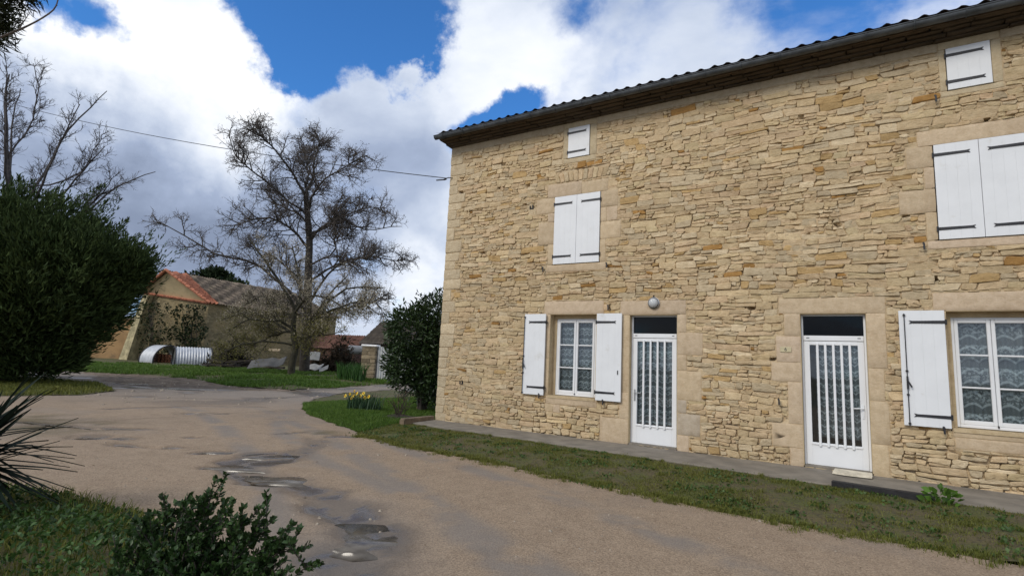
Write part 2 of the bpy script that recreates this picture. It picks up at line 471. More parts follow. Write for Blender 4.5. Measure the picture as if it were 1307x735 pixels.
HOLES = []
def rubble(st, x0, x1, z0, z1, rects, zone):
    """irregular coursed rubble inside the rectangle"""
    def warp(x, z):
        return (x+.018*math.sin(7.1*z+2.3*x)+.012*math.sin(17*z+1.3), z+.016*math.sin(1.9*x+2.1*z)+.011*math.sin(4.3*x-3.1*z+1.0)+.006*math.sin(11*x+5*z))
    z = z0
    while z < z1:
        sz, sw = zone((x0+x1)/2, z)
        hh = random.uniform(.75, 1.45)*sz
        x = x0-random.uniform(0, .2)
        while x < x1:
            szl, swl = zone(x, z)
            ww = random.uniform(.55, 1.7)*swl
            if random.random() < .12: ww *= 1.6
            cells = []
            if hh > .085 and random.random() < (.62 if hh > .12 else .35):
                f = random.uniform(.35, .65)
                for (za, zb) in ((0, f), (f, 1)):
                    xa = 0; k = random.choice((1, 1, 2, 2, 3)) if ww > .3 else random.choice((1, 1, 2))
                    cuts = [0]+sorted(min(.85, max(.15, (i+random.uniform(-.25, .25))/k)) for i in range(1, k))+[1]
                    for a, b in zip(cuts[:-1], cuts[1:]): cells.append((x+a*ww, x+b*ww, z+za*hh, z+zb*hh))
            elif hh > .15 and random.random() < .5:
                for (za, zb) in ((0, .34), (.34, .66), (.66, 1)):
                    f = random.uniform(.3, .7)
                    cells += [(x, x+f*ww, z+za*hh, z+zb*hh), (x+f*ww, x+ww, z+za*hh, z+zb*hh)]
            else: cells.append((x, x+ww, z, z+hh))
            for (a, b, c, d) in cells:
                if b-a < .02: continue
                j = lambda s=.010: random.gauss(0, s)
                sk = random.gauss(0, .012)
                poly = [warp(a+j(), c+j(.006)), warp(b+j(), c+sk+j(.006)), warp(b+j(), d+sk+j(.006)), warp(a+j(), d+j(.006))]
                if random.random() < .25: poly.insert(random.choice((1, 3)), warp((a+b)/2, (c if random.random() < .5 else d)+j(.012))) if False else None
                poly = [(max(x0, min(x1, p[0])), max(z0-.02, min(z1, p[1]))) for p in poly]
                if abs(area(poly)) < .0006: continue
                if area(poly) < 0: poly = poly[::-1]
                q = cut_rects(poly, rects)
                if not q or abs(area(q)) < .0006: continue
                cx = sum(p[0] for p in q)/len(q); cz = sum(p[1] for p in q)/len(q)
                low = cz < .75 and cx > 2.0
                if random.random() < .016 and not low and abs(area(q)) < .012: HOLES.append((cx, cz)); continue               # a hole where a stone is missing
                h = random.choice((.002, .004, .007, .010, .014, .018)) if not low else random.uniform(.012, .026)
                st.add(q, h, stone_col(cx, cz), joint=random.uniform(.0018, .0048) if not low else .006, rough=.0050, tilt=.035 if not low else .02)
            x += ww
        z += hh

# openings: x0, x1, z0, z1
W1 = (2.99, 4.05, .78, 2.48); W2 = (9.61, 10.67, .78, 2.48); D1 = (4.75, 5.67, .0, 2.457); D2 = (7.70, 8.62, .0, 2.457)
U1 = (3.01, 4.08, 3.56, 5.07); U2 = (9.59, 10.66, 3.56, 5.07); A1 = (3.29, 3.80, 5.92, 6.61); A2 = (9.82, 10.35, 5.92, 6.61)
OPEN = [W1, W2, D1, D2, U1, U2, A1, A2]
SUR = {
 'w1': [(2.84, 4.20, 2.485, 2.76), (2.95, 4.09, .61, .775), (2.84, 2.985, 1.55, 2.48), (2.86, 2.985, .785, 1.545), (4.055, 4.19, 1.2, 2.48), (4.055, 4.17, .785, 1.195), (2.93, 3.12, .45, .605), (3.125, 3.28, .44, .605)],
 'w2': [(9.47, 10.85, 2.485, 2.755), (9.60, 10.80, .66, .775), (9.45, 9.605, 1.62, 2.48), (9.40, 9.605, .785, 1.615), (10.675, 10.86, 1.3, 2.48), (10.675, 10.8, .785, 1.295), (9.62, 10.78, .50, .655)],
 'd1': [(4.555, 5.83, 2.462, 2.735), (4.56, 4.745, .96, 2.457), (4.56, 4.745, .455, .955), (4.17, 4.745, -.02, .45), (5.675, 5.835, 2.125, 2.457), (5.675, 6.13, 1.715, 2.12), (5.675, 5.84, 1.425, 1.71), (5.675, 6.10, .895, 1.42), (5.675, 5.84, .655, .89), (5.675, 6.08, .265, .65), (5.675, 5.88, -.05, .26)],
 'd2': [(7.38, 8.88, 2.462, 2.72), (7.46, 7.695, 2.085, 2.457), (7.33, 7.695, 1.645, 2.08), (7.25, 7.695, 1.325, 1.64), (7.49, 7.695, .645, 1.32), (7.24, 7.695, .265, .64), (7.50, 7.695, -.05, .26), (8.625, 8.87, 1.6, 2.457), (8.625, 8.82, 1.1, 1.595), (8.625, 8.86, .45, 1.095), (8.625, 8.83, -.05, .445)],
 'u1': [(2.82, 3.64, 5.075, 5.37), (3.645, 4.235, 5.075, 5.34), (2.55, 3.005, 4.725, 5.07), (2.84, 3.005, 4.525, 4.72), (2.62, 3.005, 4.025, 4.52), (2.87, 3.005, 3.565, 4.02), (2.86, 4.22, 3.40, 3.555), (4.085, 4.46, 4.725, 5.07), (4.085, 4.22, 4.41, 4.72), (4.085, 4.53, 4.045, 4.405), (4.085, 4.21, 3.565, 4.04), (4.225, 4.45, 4.42, 4.715)],
 'u2': [(9.40, 10.85, 5.075, 5.32), (9.25, 9.585, 4.73, 5.07), (9.46, 9.585, 4.385, 4.725), (9.13, 9.585, 4.01, 4.38), (9.45, 9.585, 3.565, 4.005), (9.45, 10.8, 3.43, 3.555), (10.665, 11.0, 4.6, 5.07), (10.665, 10.82, 4.2, 4.595), (10.665, 11.05, 3.565, 4.195)],
 'a1': [(3.17, 3.96, 6.615, 6.738), (3.17, 3.285, 5.925, 6.61), (3.805, 3.96, 5.925, 6.61), (3.18, 3.95, 5.81, 5.915)],
 'a2': [(9.73, 10.47, 6.615, 6.738), (9.73, 9.815, 5.925, 6.61), (10.355, 10.47, 5.925, 6.61), (9.73, 10.47, 5.83, 5.915)],
}
ARCH = (3.02, 4.20, 5.385, 5.66)
# corner stones
QUO = []; z = -.05; k = 0
while z < 6.55:
    hh = random.uniform(.17, .33); ww = random.choice((.24, .30, .42, .5))*random.uniform(.9, 1.1)
    QUO.append((0.0, ww, z, min(6.6, z+hh-.008))); z += hh
BAND = [(0.0, 3.165, 6.58, 6.745), (3.965, 9.725, 6.60, 6.745), (10.475, HX, 6.62, 6.745)]
ALL = OPEN+[r for l in SUR.values() for r in l]+[ARCH]+QUO+BAND
def zone(x, z):
    if z < .62: return (.085, .19)
    if z < 2.6: return (.092, .215)
    if x > 6.4 and z > 5.3: return (.112, .27)
    return (.094, .23)
wall = Stones()
rubble(wall, 0.0, HX, -.16, 6.74, ALL, zone)
for i in range(11):                                                  # little relieving arch over the upper window
    x0_ = ARCH[0]+.01+i*.106; f = (i-5)*.010
    wall.add([(x0_, ARCH[2]+.005), (x0_+.098, ARCH[2]+.005), (x0_+.098+f*1.5, ARCH[3]-.02-abs(f)*.8), (x0_+f*1.5, ARCH[3]-.02-abs(f)*.8)], .016, stone_col(x0_, 5.5), joint=.004)
for (a, b, c, d) in QUO:
    cc = np.array([.60, .50, .345])*(1+random.gauss(0, .07))
    wall.add([(a-.006, c), (b, c), (b, d), (a-.006, d)], random.choice((.008, .012, .016)), cc, joint=.003, rough=.004, tilt=.01)
# mortar bed: a wavy sheet between the stones
def mortar_sheet():
    st = .045; xs = np.arange(0, HX+st/2, st); zs = np.arange(-.16, 6.80, st)
    X, Z = np.meshgrid(xs, zs, indexing='ij')
    dep = .006+.038*sstep(fbm(X*9, Z*12, 3, 3), .50, .72)-.012*sstep(fbm(X*1.3, Z*1.3, 9, 3), .48, .7)-.010*sstep(fbm(X*6, Z*8, 21, 2), .55, .75)
    left = sstep(X, 3.0, 1.6)*sstep(Z, .5, .9)*sstep(Z, 3.2, 2.4); dep -= left*.010
    dep += .016*sstep(Z, .75, .5)*sstep(X, 1.5, 2.5); dep += .009
    for rs in SUR.values():
        for (a, b, c, d) in rs: dep = np.where((X > a-.05) & (X < b+.05) & (Z > c-.05) & (Z < d+.05), -.0005, dep)
    for (a, b, c, d) in BAND+QUO: dep = np.where((X > a-.03) & (X < b+.03) & (Z > c-.03) & (Z < d+.03), .0, dep)
    for (hx, hz) in HOLES: dep = np.where((np.abs(X-hx) < .045) & (np.abs(Z-hz) < .030), .16, dep)
    col = np.array([.585, .465, .305])[None, None]*(1+.22*(fbm(X*2, Z*2, 11, 3)-.5))[..., None]
    V = np.stack([X, dep, Z], -1).reshape(-1, 3); nx, nz = X.shape
    i, j = np.meshgrid(np.arange(nx-1), np.arange(nz-1), indexing='ij')
    xm = xs[i]+st/2; zm = zs[j]+st/2; keep = np.ones(i.shape, bool)
    for (a, b, c, d) in OPEN: keep &= ~((xm > a-.03) & (xm < b+.03) & (zm > c-.03) & (zm < d+.03))
    a = i*nz+j; F = np.stack([a, a+nz, a+nz+1, a+1], -1)[keep]
    return V, F, col.reshape(-1, 3)
HOLES = HOLES[:]
wv, wf, wc = mortar_sheet()
wo_ = wall.build('wall', M['stone'], house)
mo = mesh_np('mortar', wv, [wf], M['mortar'], wo_, wc, smooth=True)
# other walls
ob = MB()
ob.box(.03, .30, .06, HD, -.2, 6.8); ob.box(HX-.3, HX-.01, .06, HD, -.2, 6.8); ob.box(.30, HX-.3, HD-.3, HD, -.2, 6.8)
ob.box(.05, HX-.05, .7, HD-.05, 3.0, 3.14)
ob.box(.35, HX-.35, 3.5, 3.6, -.1, 6.7)
ob.col = tuple(CREAM*.9)
side = ob.build('wall', M['mortar'], house, col=True)
gst = Stones()                                                       # gable side faced with the same stone
rubble(gst, 0.0, HD, -.16, 6.8, [], lambda x, z: (.13, .30))
gst.build('stone_facing', M['stone'], side, lambda V: np.stack([.02+V[:, 1]*.9, HD-V[:, 0], V[:, 2]], -1))
gb = MB(); gb.add([(.02, 0, 6.8), (.02, HD, 6.8), (.02, HD/2, 8.15), (.3, 0, 6.8), (.3, HD, 6.8), (.3, HD/2, 8.15)], [(0, 1, 2), (3, 5, 4), (0, 2, 5, 3), (1, 4, 5, 2)])
gb.build('gable_top', M['mortar'], house)

for key, rs in SUR.items():                                          # smooth dressed stone round every opening
    s_ = Stones()
    for (a, b, c, d) in rs:
        base_c = np.array([.58, .465, .325])*(1+random.gauss(0, .03)); base_c[2] *= 1+random.gauss(0, .03)
        if key[0] == 'a': base_c = np.array([.56, .47, .32])
        if key == 'd1' and (a, c) in ((5.675, .265), (5.675, .655)): base_c = np.array([.47, .40, .31])
        s_.add([(a, c), (b, c), (b, d), (a, d)], .0075, base_c, joint=.0018, rough=.0010, tilt=.001, rnd=.003, base=.06, bev=.002)
    s_.build('window_surround' if key[0] != 'd' else 'door_surround', M['dressed'], house)
s_ = Stones()
for (a, b, c, d) in BAND:
    s_ = Stones(); x = a
    while x < b-.01:
        e_ = min(b, x+random.uniform(.9, 1.6))
        s_.add([(x, c+random.gauss(0, .008)), (e_, c+random.gauss(0, .008)), (e_, d), (x, d)], .010, np.array([.50, .42, .30])*(1+random.gauss(0, .03)), joint=.0005, rough=.002, tilt=.0, rnd=.002); x = e_
    s_.build('plaster_band', M['dressed'], house)
# iron wall ties and shutter catches set in the wall
def ironbit(x, z, kind):
    b = MB()
    if kind == 'catch':
        b.tube([(x, .02, z), (x, -.07, z)], .009, 6); b.box(x-.012, x+.012, -.085, -.07, z-.05, z+.045); b.box(x-.02, x+.004, -.088, -.084, z+.03, z+.06)
        b.build('shutter_catch', M['iron'], house)
    else:
        b.box(x-.05, x+.05, -.03, .03, z-.045, z-.033); b.box(x-.045, x-.03, -.032, .03, z-.045, z+.03); b.box(x+.02, x+.04, -.032, .03, z-.05, z+.04); b.build('iron_tie', M['iron'], house)
for x, z, k in ((2.80, 3.46, 'catch'), (4.27, 3.47, 'catch'), (9.40, 3.47, 'catch'), (10.88, 3.47, 'catch'), (2.42, 4.92, 'tie'), (.72, .92, 'tie'), (9.66, 5.80, 'catch'), (7.36, .98, 'catch'), (2.82, .75, 'catch'), (4.25, .73, 'catch'), (9.50, .74, 'catch'), (4.32, 2.60, 'catch')):
    ironbit(x, z, k)

# ---- windows, shutters, doors
def reveal(x0, x1, z0, z1, yd, name, sill=True):
    b = MB(); t = .05; e_ = .003
    b.col = (.55, .44, .28)
    b.box(x0-t, x0+e_, -.004, yd, z0, z1); b.box(x1-e_, x1+t, -.004, yd, z0, z1); b.box(x0+e_, x1-e_, -.003, yd, z1-e_, z1+t)
    if sill: b.box(x0+e_, x1-e_, -.020, yd, z0-t, z0+e_)
    return b.build(name, M['dressed'], house, col=True)
def casement(W, cname):
    x0, x1, z0, z1 = W
    reveal(x0, x1, z0, z1, .30, 'window_reveal')
    b = MB(); b.col = (.55, .44, .28); fx0, fx1, fz0, fz1 = x0+.075, x1-.075, z0+.012, z1-.08
    b.box(x0+.004, fx0, .17, .24, z0+.004, z1-.004); b.box(fx1, x1-.004, .17, .24, z0+.004, z1-.004); b.box(fx0, fx1, .171, .24, fz1, z1-.004)
    b.build('window_rebate', M['dressed'], house, col=True)
    y0 = .185; f = MB(); t = .036
    f.box(fx0, fx0+t, y0, .25, fz0, fz1, .005); f.box(fx1-t, fx1, y0, .25, fz0, fz1, .005)
    f.box(fx0+t, fx1-t, y0+.001, .25, fz1-t, fz1, .005); f.box(fx0+t, fx1-t, y0-.008, .25, fz0, fz0+.045, .006)
    win = f.build('window', M['white'], house)
    mid = (fx0+fx1)/2; zb, zt = fz0+.046, fz1-t-.001
    for (a, c) in ((fx0+t+.001, mid-.003), (mid+.003, fx1-t-.001)):
        s = MB(); k = .046
        s.box(a, a+k, y0-.010, .24, zb, zt, .006); s.box(c-k, c, y0-.010, .24, zb, zt, .006)
        s.box(a+k, c-k, y0-.009, .24, zt-k, zt, .006); s.box(a+k, c-k, y0-.009, .24, zb, zb+.06, .006)
        H = (zt-k)-(zb+.06)
        for i in (1, 2):
            zz = zb+.06+H*i/3; s.box(a+k, c-k, y0-.004, .225, zz-.012, zz+.012, .004)
        s.build('sash', M['white'], win)
        p = MB(); p.box(a+k-.004, c-k+.004, .206, .212, zb+.05, zt-k+.004); p.build('pane', M['glass'], win)
    cu = MB(); n = 60; vs = []
    for i in range(n+1):
        x = fx0+.02+(fx1-fx0-.04)*i/n; yy = .30+.018*math.sin(i*.9)+.010*math.sin(i*.37)
        vs += [(x, yy, fz0+.03), (x, yy, fz1-.03)]
    cu.add(vs, [(2*i, 2*i+2, 2*i+3, 2*i+1) for i in range(n)]); cu.build('curtain', M['lace'] if cname == 1 else M['lace2'], win, smooth=True, normals=False)
    st = MB(); st.tube([(mid, y0-.02, zb-.02), (mid, y0-.02, zb+.01)], .010, 6); st.build('window_stop', M['iron'], win)
    return win
casement(W1, 1); casement(W2, 2)

def strap(x0, x1, z, y, parent, hinge):
    """iron strap hinge with a forked tip; hinge side 'l' or 'r'"""
    b = MB(); t = .023
    o = [(x0, z-t), (x1-.045, z-t*.8), (x1, z-t*1.15), (x1-.022, z), (x1, z+t*1.15), (x1-.045, z+t*.8), (x0, z+t)]
    if hinge == 'r': o = [(x0+x1-p, q) for p, q in o][::-1]
    b.prism(o, y-.007, y)
    hx = x0-.012 if hinge == 'l' else x1+.012
    b.tube([(hx, y+.004, z-.04), (hx, y+.004, z+.04)], .014, 8)
    b.box(hx-.008, hx+.008, y+.004, y+.07, z-.012, z+.012)
    return b.build('strap_hinge', M['iron'], parent)
def shutter(x0, x1, z0, z1, y, hinge, zs, frac=.76, bolt=None, latch=None, grooves=True):
    b = MB(); th = .032; n = 4; w_ = (x1-x0)/n
    for i in range(n): b.box(x0+i*w_+.0002, x0+(i+1)*w_-.0002, y, y+th, z0, z1, .0010)
    b.box(x0+.01, x1-.01, y+.004, y+th-.004, z0+.004, z1-.004)
    s = b.build('shutter', M['white'], house)
    for zz in zs:
        if hinge == 'l': strap(x0, x0+(x1-x0)*frac, zz, y-.002, s, 'l')
        else: strap(x1-(x1-x0)*frac, x1, zz, y-.002, s, 'r')
    if bolt is not None:
        bb = MB(); bb.tube([(bolt, y-.018, z0-.01), (bolt, y-.018, z1-.045)], .007, 6)
        for zz in (z0+.03, z0+.45, z0+.80, z1-.07): bb.box(bolt-.016, bolt+.016, y-.026, y-.001, zz-.012, zz+.012)
        bb.box(bolt-.013, bolt+.013, y-.034, y-.024, z0+.53, z0+.72); bb.tube([(bolt, y-.03, z0+.66), (bolt+.05, y-.045, z0+.56)], .011, 6)
        bb.build('shutter_bolt', M['iron'], s)
    if latch is not None:
        l = MB(); l.box(latch-.009, latch+.009, y-.012, y-.001, z0+.52, z0+.60); l.build('latch', M['iron'], s)
    return s
shutter(2.40, 2.915, .775, 2.485, -.075, 'r', (.93, 2.31), .80, bolt=2.408)
shutter(4.085, 4.61, .765, 2.485, -.075, 'l', (.92, 2.31), .78, latch=4.545)
shutter(9.035, 9.585, .775, 2.485, -.075, 'r', (.93, 2.31), .78, bolt=9.10)
shutter(10.70, 11.23, .775, 2.485, -.075, 'l', (.93, 2.31), .78)
for (x0, x1, z0, z1) in (U1, U2):
    m_ = (x0+x1)/2
    shutter(x0+.004, m_-.003, z0+.006, z1-.006, -.030, 'l', (z0+.17, z1-.17), .82)
    shutter(m_+.003, x1-.004, z0+.006, z1-.006, -.030, 'r', (z0+.17, z1-.17), .82)
for (x0, x1, z0, z1) in (A1, A2):
    shutter(x0+.003, x1-.003, z0+.004, z1-.004, -.028, 'l', (z0+.13, z1-.12), .86)

def door(D, nb, handle, gap_left=0.0):
    x0, x1, z0, z1 = D
    reveal(x0, x1, z0, z1, .30, 'door_reveal', sill=False)
    b = MB(); y0 = .11; t = .035
    b.box(x0+.004, x0+t, y0, .18, .012, z1-.004, .004); b.box(x1-t, x1-.004, y0, .18, .012, z1-.004, .004)
    b.box(x0+t, x1-t, y0+.001, .18, z1-.03, z1-.004, .004)
    fr = b.build('door_frame', M['dressed'] if False else M['pvc'], house)
    tr = MB(); tr.box(x0+t+.001, x1-t-.001, y0-.012, .18, 2.015, 2.10, .006); tr.build('transom', M['pvc'], fr)
    g_ = MB(); g_.box(x0+t-.004, x1-t+.004, .150, .156, 2.095, z1-.02); g_.build('fanlight', M['darkglass'], fr)
    for xx in (x0+.10, x1-.10):
        c_ = MB(); c_.box(xx-.022, xx+.022, y0-.016, y0-.011, 2.055, 2.068); c_.build('drip_cap', M['zinc'], fr)
    a, c = x0+t+.003, x1-t-.003; st = .085; zg0, zg1 = .37, 1.945
    l = MB(); yl = y0-.004
    l.box(a, a+st, yl, .165, .018, 2.008, .004); l.box(c-st, c, yl, .165, .018, 2.008, .004)
    l.box(a+st, c-st, yl+.001, .165, zg1, 2.008, .004); l.box(a+st, c-st, yl+.001, .165, .018, zg0, .004)
    l.box(a+st-.01, c-st+.01, yl-.014, yl+.002, zg0-.035, zg0-.005, .004)            # weather bar
    d = l.build('door', M['pvc'], house)
    p = MB(); p.box(a+st-.004, c-st+.004, .140, .147, zg0-.004, zg1+.004); p.build('pane', M['glass'], d)
    W_ = c-a-2*st
    for i in range(nb):
        xx = a+st+W_*(i+.98)/(nb+.96)
        q = MB(); q.box(xx-.0185, xx+.0185, yl-.030, yl-.006, zg0-.055, zg1+.03, .006); q.box(xx-.010, xx+.010, yl-.008, yl+.004, zg0-.03, zg0-.012); q.box(xx-.010, xx+.010, yl-.008, yl+.004, zg1+.008, zg1+.022)
        q.build('bar', M['pvc'], d)
    hx = a+.045 if handle == 'l' else c-.045; sg = 1 if handle == 'l' else -1
    h = MB(); h.box(hx-.016, hx+.016, yl-.010, yl+.002, .80, 1.02, .004); h.tube([(hx, yl, .96), (hx, yl-.045, .96), (hx+sg*.05, yl-.05, .96), (hx+sg*.13, yl-.05, .955)], .0095, 8)
    h.lathe([(.010, 0), (.010, .012)], 10, (hx, yl-.005, .85), 'y'); h.build('handle', M['metal'] if handle == 'l' else M['white'], d)
    cu = MB(); n = 50; vs = []; cx0 = a+st-.02+gap_left; cx1 = c-st+.02
    for i in range(n+1):
        x = cx0+(cx1-cx0)*i/n; yy = .20+.012*math.sin(i*.95)
        vs += [(x, yy, zg0+.02+(.07 if gap_left else 0)), (x, yy, zg1+.02)]
    cu.add(vs, [(2*i, 2*i+2, 2*i+3, 2*i+1) for i in range(n)]); cu.build('curtain', M['lace'], d, smooth=True, normals=False)
    s2 = MB(); s2.box(x0+.01, x1-.01, -.01, .30, -.06, .016, .004); s2.col = (.5, .5, .5); s2.build('threshold', M['concrete'], house)
    return d
M['concrete'] = simple('grey_concrete', (.21, .185, .15), .9, .22, 3, bump=.004, bscale=60, dirt=((.16, .15, .12), 1.6, .58))
door(D1, 4, 'l'); door(D2, 5, 'r', .10)

# ---- eaves, gutter, roof
ev = Stones()
def corbel(y, z, dz, dy):
    x = -.02+y*.30
    while x < HX:
        w_ = random.uniform(.3, .9)
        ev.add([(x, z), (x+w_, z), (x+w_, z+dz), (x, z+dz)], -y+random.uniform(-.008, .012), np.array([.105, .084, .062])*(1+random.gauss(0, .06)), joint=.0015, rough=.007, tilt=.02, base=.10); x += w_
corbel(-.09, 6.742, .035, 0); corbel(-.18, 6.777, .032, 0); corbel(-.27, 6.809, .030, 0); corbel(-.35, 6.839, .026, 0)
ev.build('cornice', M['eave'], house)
RIDGE_Y, RZ0, RZ1, EY = 4.0, 6.865, 8.35, -.42
tile_m = simple('old_roof_tiles', (.20, .13, .095), .9, .35, 4, bump=.006, bscale=30, dirt=((.10, .10, .085), 3, .55))
def roof_sheet(x0, x1, ya, yb, za, zb, pitch=.235, rows=16, amp=.045):
    nx = int((x1-x0)/pitch*8); V = []; Q = []; ny = rows*2
    for r in range(rows):
        for e_ in (0, 1):
            t = (r+e_*1.0)/rows; lift = .0 if e_ else .022
            for i in range(nx+1):
                x = x0+(x1-x0)*i/nx; ph = (x-x0)/pitch*2*math.pi
                V.append((x, ya+(yb-ya)*t-(.03 if not e_ else 0), za+(zb-za)*t+amp*max(-.25, math.cos(ph))+lift*1.0+.006*math.sin(r*3.1+math.floor((x-x0)/pitch)*2.3)))
    for r in range(ny-1):
        for i in range(nx): a = r*(nx+1)+i; Q.append((a, a+1, a+nx+2, a+nx+1))
    return V, Q
V, Q = roof_sheet(-.12, HX+.3, EY-.09, RIDGE_Y, RZ0+.066, RZ1, amp=.030)
rf = mesh_np('roof', V, [np.array(Q)], tile_m, house, smooth=True)
V, Q = roof_sheet(-.12, HX+.3, HD+.5, RIDGE_Y, RZ0+.035, RZ1, rows=6)
mesh_np('roof', V, [np.array(Q)], tile_m, house, smooth=True)
b = MB(); b.add([(-.11, EY+.03, RZ0), (HX+.28, EY+.03, RZ0), (HX+.28, RIDGE_Y, RZ1-.05), (-.11, RIDGE_Y, RZ1-.05), (-.11, HD+.47, RZ0), (HX+.28, HD+.47, RZ0),
   (-.11, EY+.03, RZ0-.03), (HX+.28, EY+.03, RZ0-.03), (HX+.28, RIDGE_Y, RZ1-.08), (-.11, RIDGE_Y, RZ1-.08), (-.11, HD+.47, RZ0-.03), (HX+.28, HD+.47, RZ0-.03)],
   [(0, 1, 2, 3), (3, 2, 5, 4), (6, 9, 8, 7), (9, 10, 11, 8), (0, 6, 7, 1), (4, 5, 11, 10), (0, 3, 9, 6), (3, 4, 10, 9), (1, 7, 8, 2), (2, 8, 11, 5)])
b.build('roof_deck', simple('roof_boards', (.12, .085, .055), .9, .3, 5), rf)
gu = MB(); prof = []
for k in range(13):
    a = math.pi+math.pi*k/12; prof.append((math.cos(a)*.072, math.sin(a)*.078))
po = prof+[(x*.93, z*.93+.002) for x, z in prof[::-1]]; n = len(po); GY, GZ = EY-.058, RZ0+.035
x0_, x1_ = -.17, HX+.3
gu.add([(x0_, GY+y, GZ+z) for y, z in po]+[(x1_, GY+y, GZ+z) for y, z in po], [(i, (i+1) % n, n+(i+1) % n, n+i) for i in range(n)])
gu.add([(x0_, GY+y, GZ+z) for y, z in prof], [tuple(range(len(prof)))])
gu.tube([(x0_, GY-.074, GZ+.004), (x1_, GY-.074, GZ+.004)], .011, 8)
gut = gu.build('gutter', M['zinc'], house)
x = .1
while x < HX:
    c_ = MB(); pr_ = [(math.cos(math.pi+math.pi*k/8)*.079, math.sin(math.pi+math.pi*k/8)*.085) for k in range(9)]
    pts = [(x, GY+y, GZ+z) for y, z in pr_]; c_.tube(pts, .008, 6); c_.build('gutter_bracket', M['zinc'], gut); x += .62

# ---- small things on and by the house
lamp = thing('wall_lamp', 'round glass bulkhead lamp on the lintel over the left door', 'lamp', (5.23, -.015, 2.68))
b = MB(); b.lathe([(.105, 0), (.112, .012), (.112, .030), (.096, .040)], 28, (0, 0, 0), 'y'); b.build('lamp_base', M['metal'], lamp, smooth=False)
gm, n_, bb_ = newmat('ribbed_lamp_glass'); n_.put(bb_.inputs['Base Color'], (.75, .77, .78)); bb_.inputs['Roughness'].default_value = .12; bb_.inputs['Transmission Weight'].default_value = .35
n_.put(bb_.inputs['Normal'], n_.bump(n_.voro(n_.obj(), 45), .8, .006))
b = MB(); b.lathe([(.094, .040), (.092, .055), (.080, .080), (.055, .097), (.025, .106), (.004, .108)], 28, (0, 0, 0), 'y'); b.build('lamp_globe', gm, lamp, smooth=True)
b = MB(); b.lathe([(.097, .036), (.103, .043), (.097, .052), (.090, .05)], 28, (0, 0, 0), 'y'); b.tube([(0, -.01, .10), (0, -.03, .135), (0, 0.0, .15)], .012, 8); b.build('lamp_ring', M['iron'], lamp)

num = thing('house_number', 'small cream enamel plate with house number 6 left of the right door', 'number plate', (7.475, -.0145, 1.855))
b = MB(); b.box(-.085, .085, -.008, 0, -.045, .045, .004); b.build('plate', simple('cream_enamel', (.55, .48, .30), .35, .06, 10), num)
tc = bpy.data.curves.new('digit', 'FONT'); tc.body = '6'; tc.size = .085; tc.extrude = .0012; tc.align_x = 'CENTER'; tc.align_y = 'CENTER'
to = bpy.data.objects.new('digit', tc); C.objects.link(to)
dg = bpy.context.evaluated_depsgraph_get(); me_ = bpy.data.meshes.new_from_object(to.evaluated_get(dg)); bpy.data.objects.remove(to)
dgo = bpy.data.objects.new('digit', me_); C.objects.link(dgo); dgo.parent = num; dgo.location = (0, -.0095, 0); dgo.rotation_euler = (math.pi/2, 0, 0); me_.materials.clear(); me_.materials.append(M['iron'])

slab = MB(); vs = [(8.12, -.06), (8.60, -.10), (8.59, -.40), (8.30, -.43), (8.09, -.40)]
slab.add([(x, y, -.012) for x, y in vs]+[(x+.006, y+.004, .024) for x, y in vs], [(4, 3, 2, 1, 0), (5, 6, 7, 8, 9)]+[(i, (i+1) % 5, 5+(i+1) % 5, 5+i) for i in range(5)])
tag(slab.build('door_mat', simple('pale_worn_mat', (.62, .56, .44), .95, .25, 9, bump=.004, bscale=60)), 'pale worn flat mat lying before the right door', 'door mat')

# ================================================================== GROUND
def P2(*px, z=-.12): return [tuple(gnd(x, y, z)[:2]) for x, y in px]
lawn_front = P2((400, 509), (389, 517), (388, 521), (400, 531), (420, 539), (445, 547), (480, 560), (520, 571), (600, 585), (700, 608), (800, 627), (870, 641), (1000, 668), (1200, 703))
lawn_poly = lawn_front+[(11.5, -3.6), (14.5, -3.6), (14.5, .5), (.02, .5), (-1.5, 8.0)]+P2((500, 497), (440, 501))
verge_front = P2((30, 470), (92, 474), (180, 478), (250, 484), (290, 492), (370, 497), (440, 494), (490, 490))
verge_poly = verge_front+[(-14, 24), (-60, 40), (-90, 10)]
patch_poly = P2((-60, 480), (60, 484), (125, 489), (146, 499), (100, 504), (-60, 506))
near_poly = P2((-80, 610), (0, 617), (60, 628), (110, 640), (160, 655), (250, 700), (330, 780), (330, 1500), (-400, 1500))

m, n, b = newmat('ground_soil'); p = n.pos()
f = n.noise(p, .35, 6, .6); f2 = n.noise(p, 5, 6, .65)
c = n.mix(n.ramp(f, .35, .65), (.050, .060, .018), (.075, .062, .030)); c = n.mix(n.ramp(f2, .4, .7, 0, .6), c, (.045, .036, .024))
n.put(b.inputs['Base Color'], c); b.inputs['Roughness'].default_value = .95; n.put(b.inputs['Normal'], n.bump(f2, .8, .03)); M['soil'] = m
S = 900
tag(mesh_np('ground', [(-S, -S, -.24), (S, -S, -.24), (S, S, -.24), (-S, S, -.24)], [np.array([(0, 1, 2, 3)])], M['soil']), kind='structure')

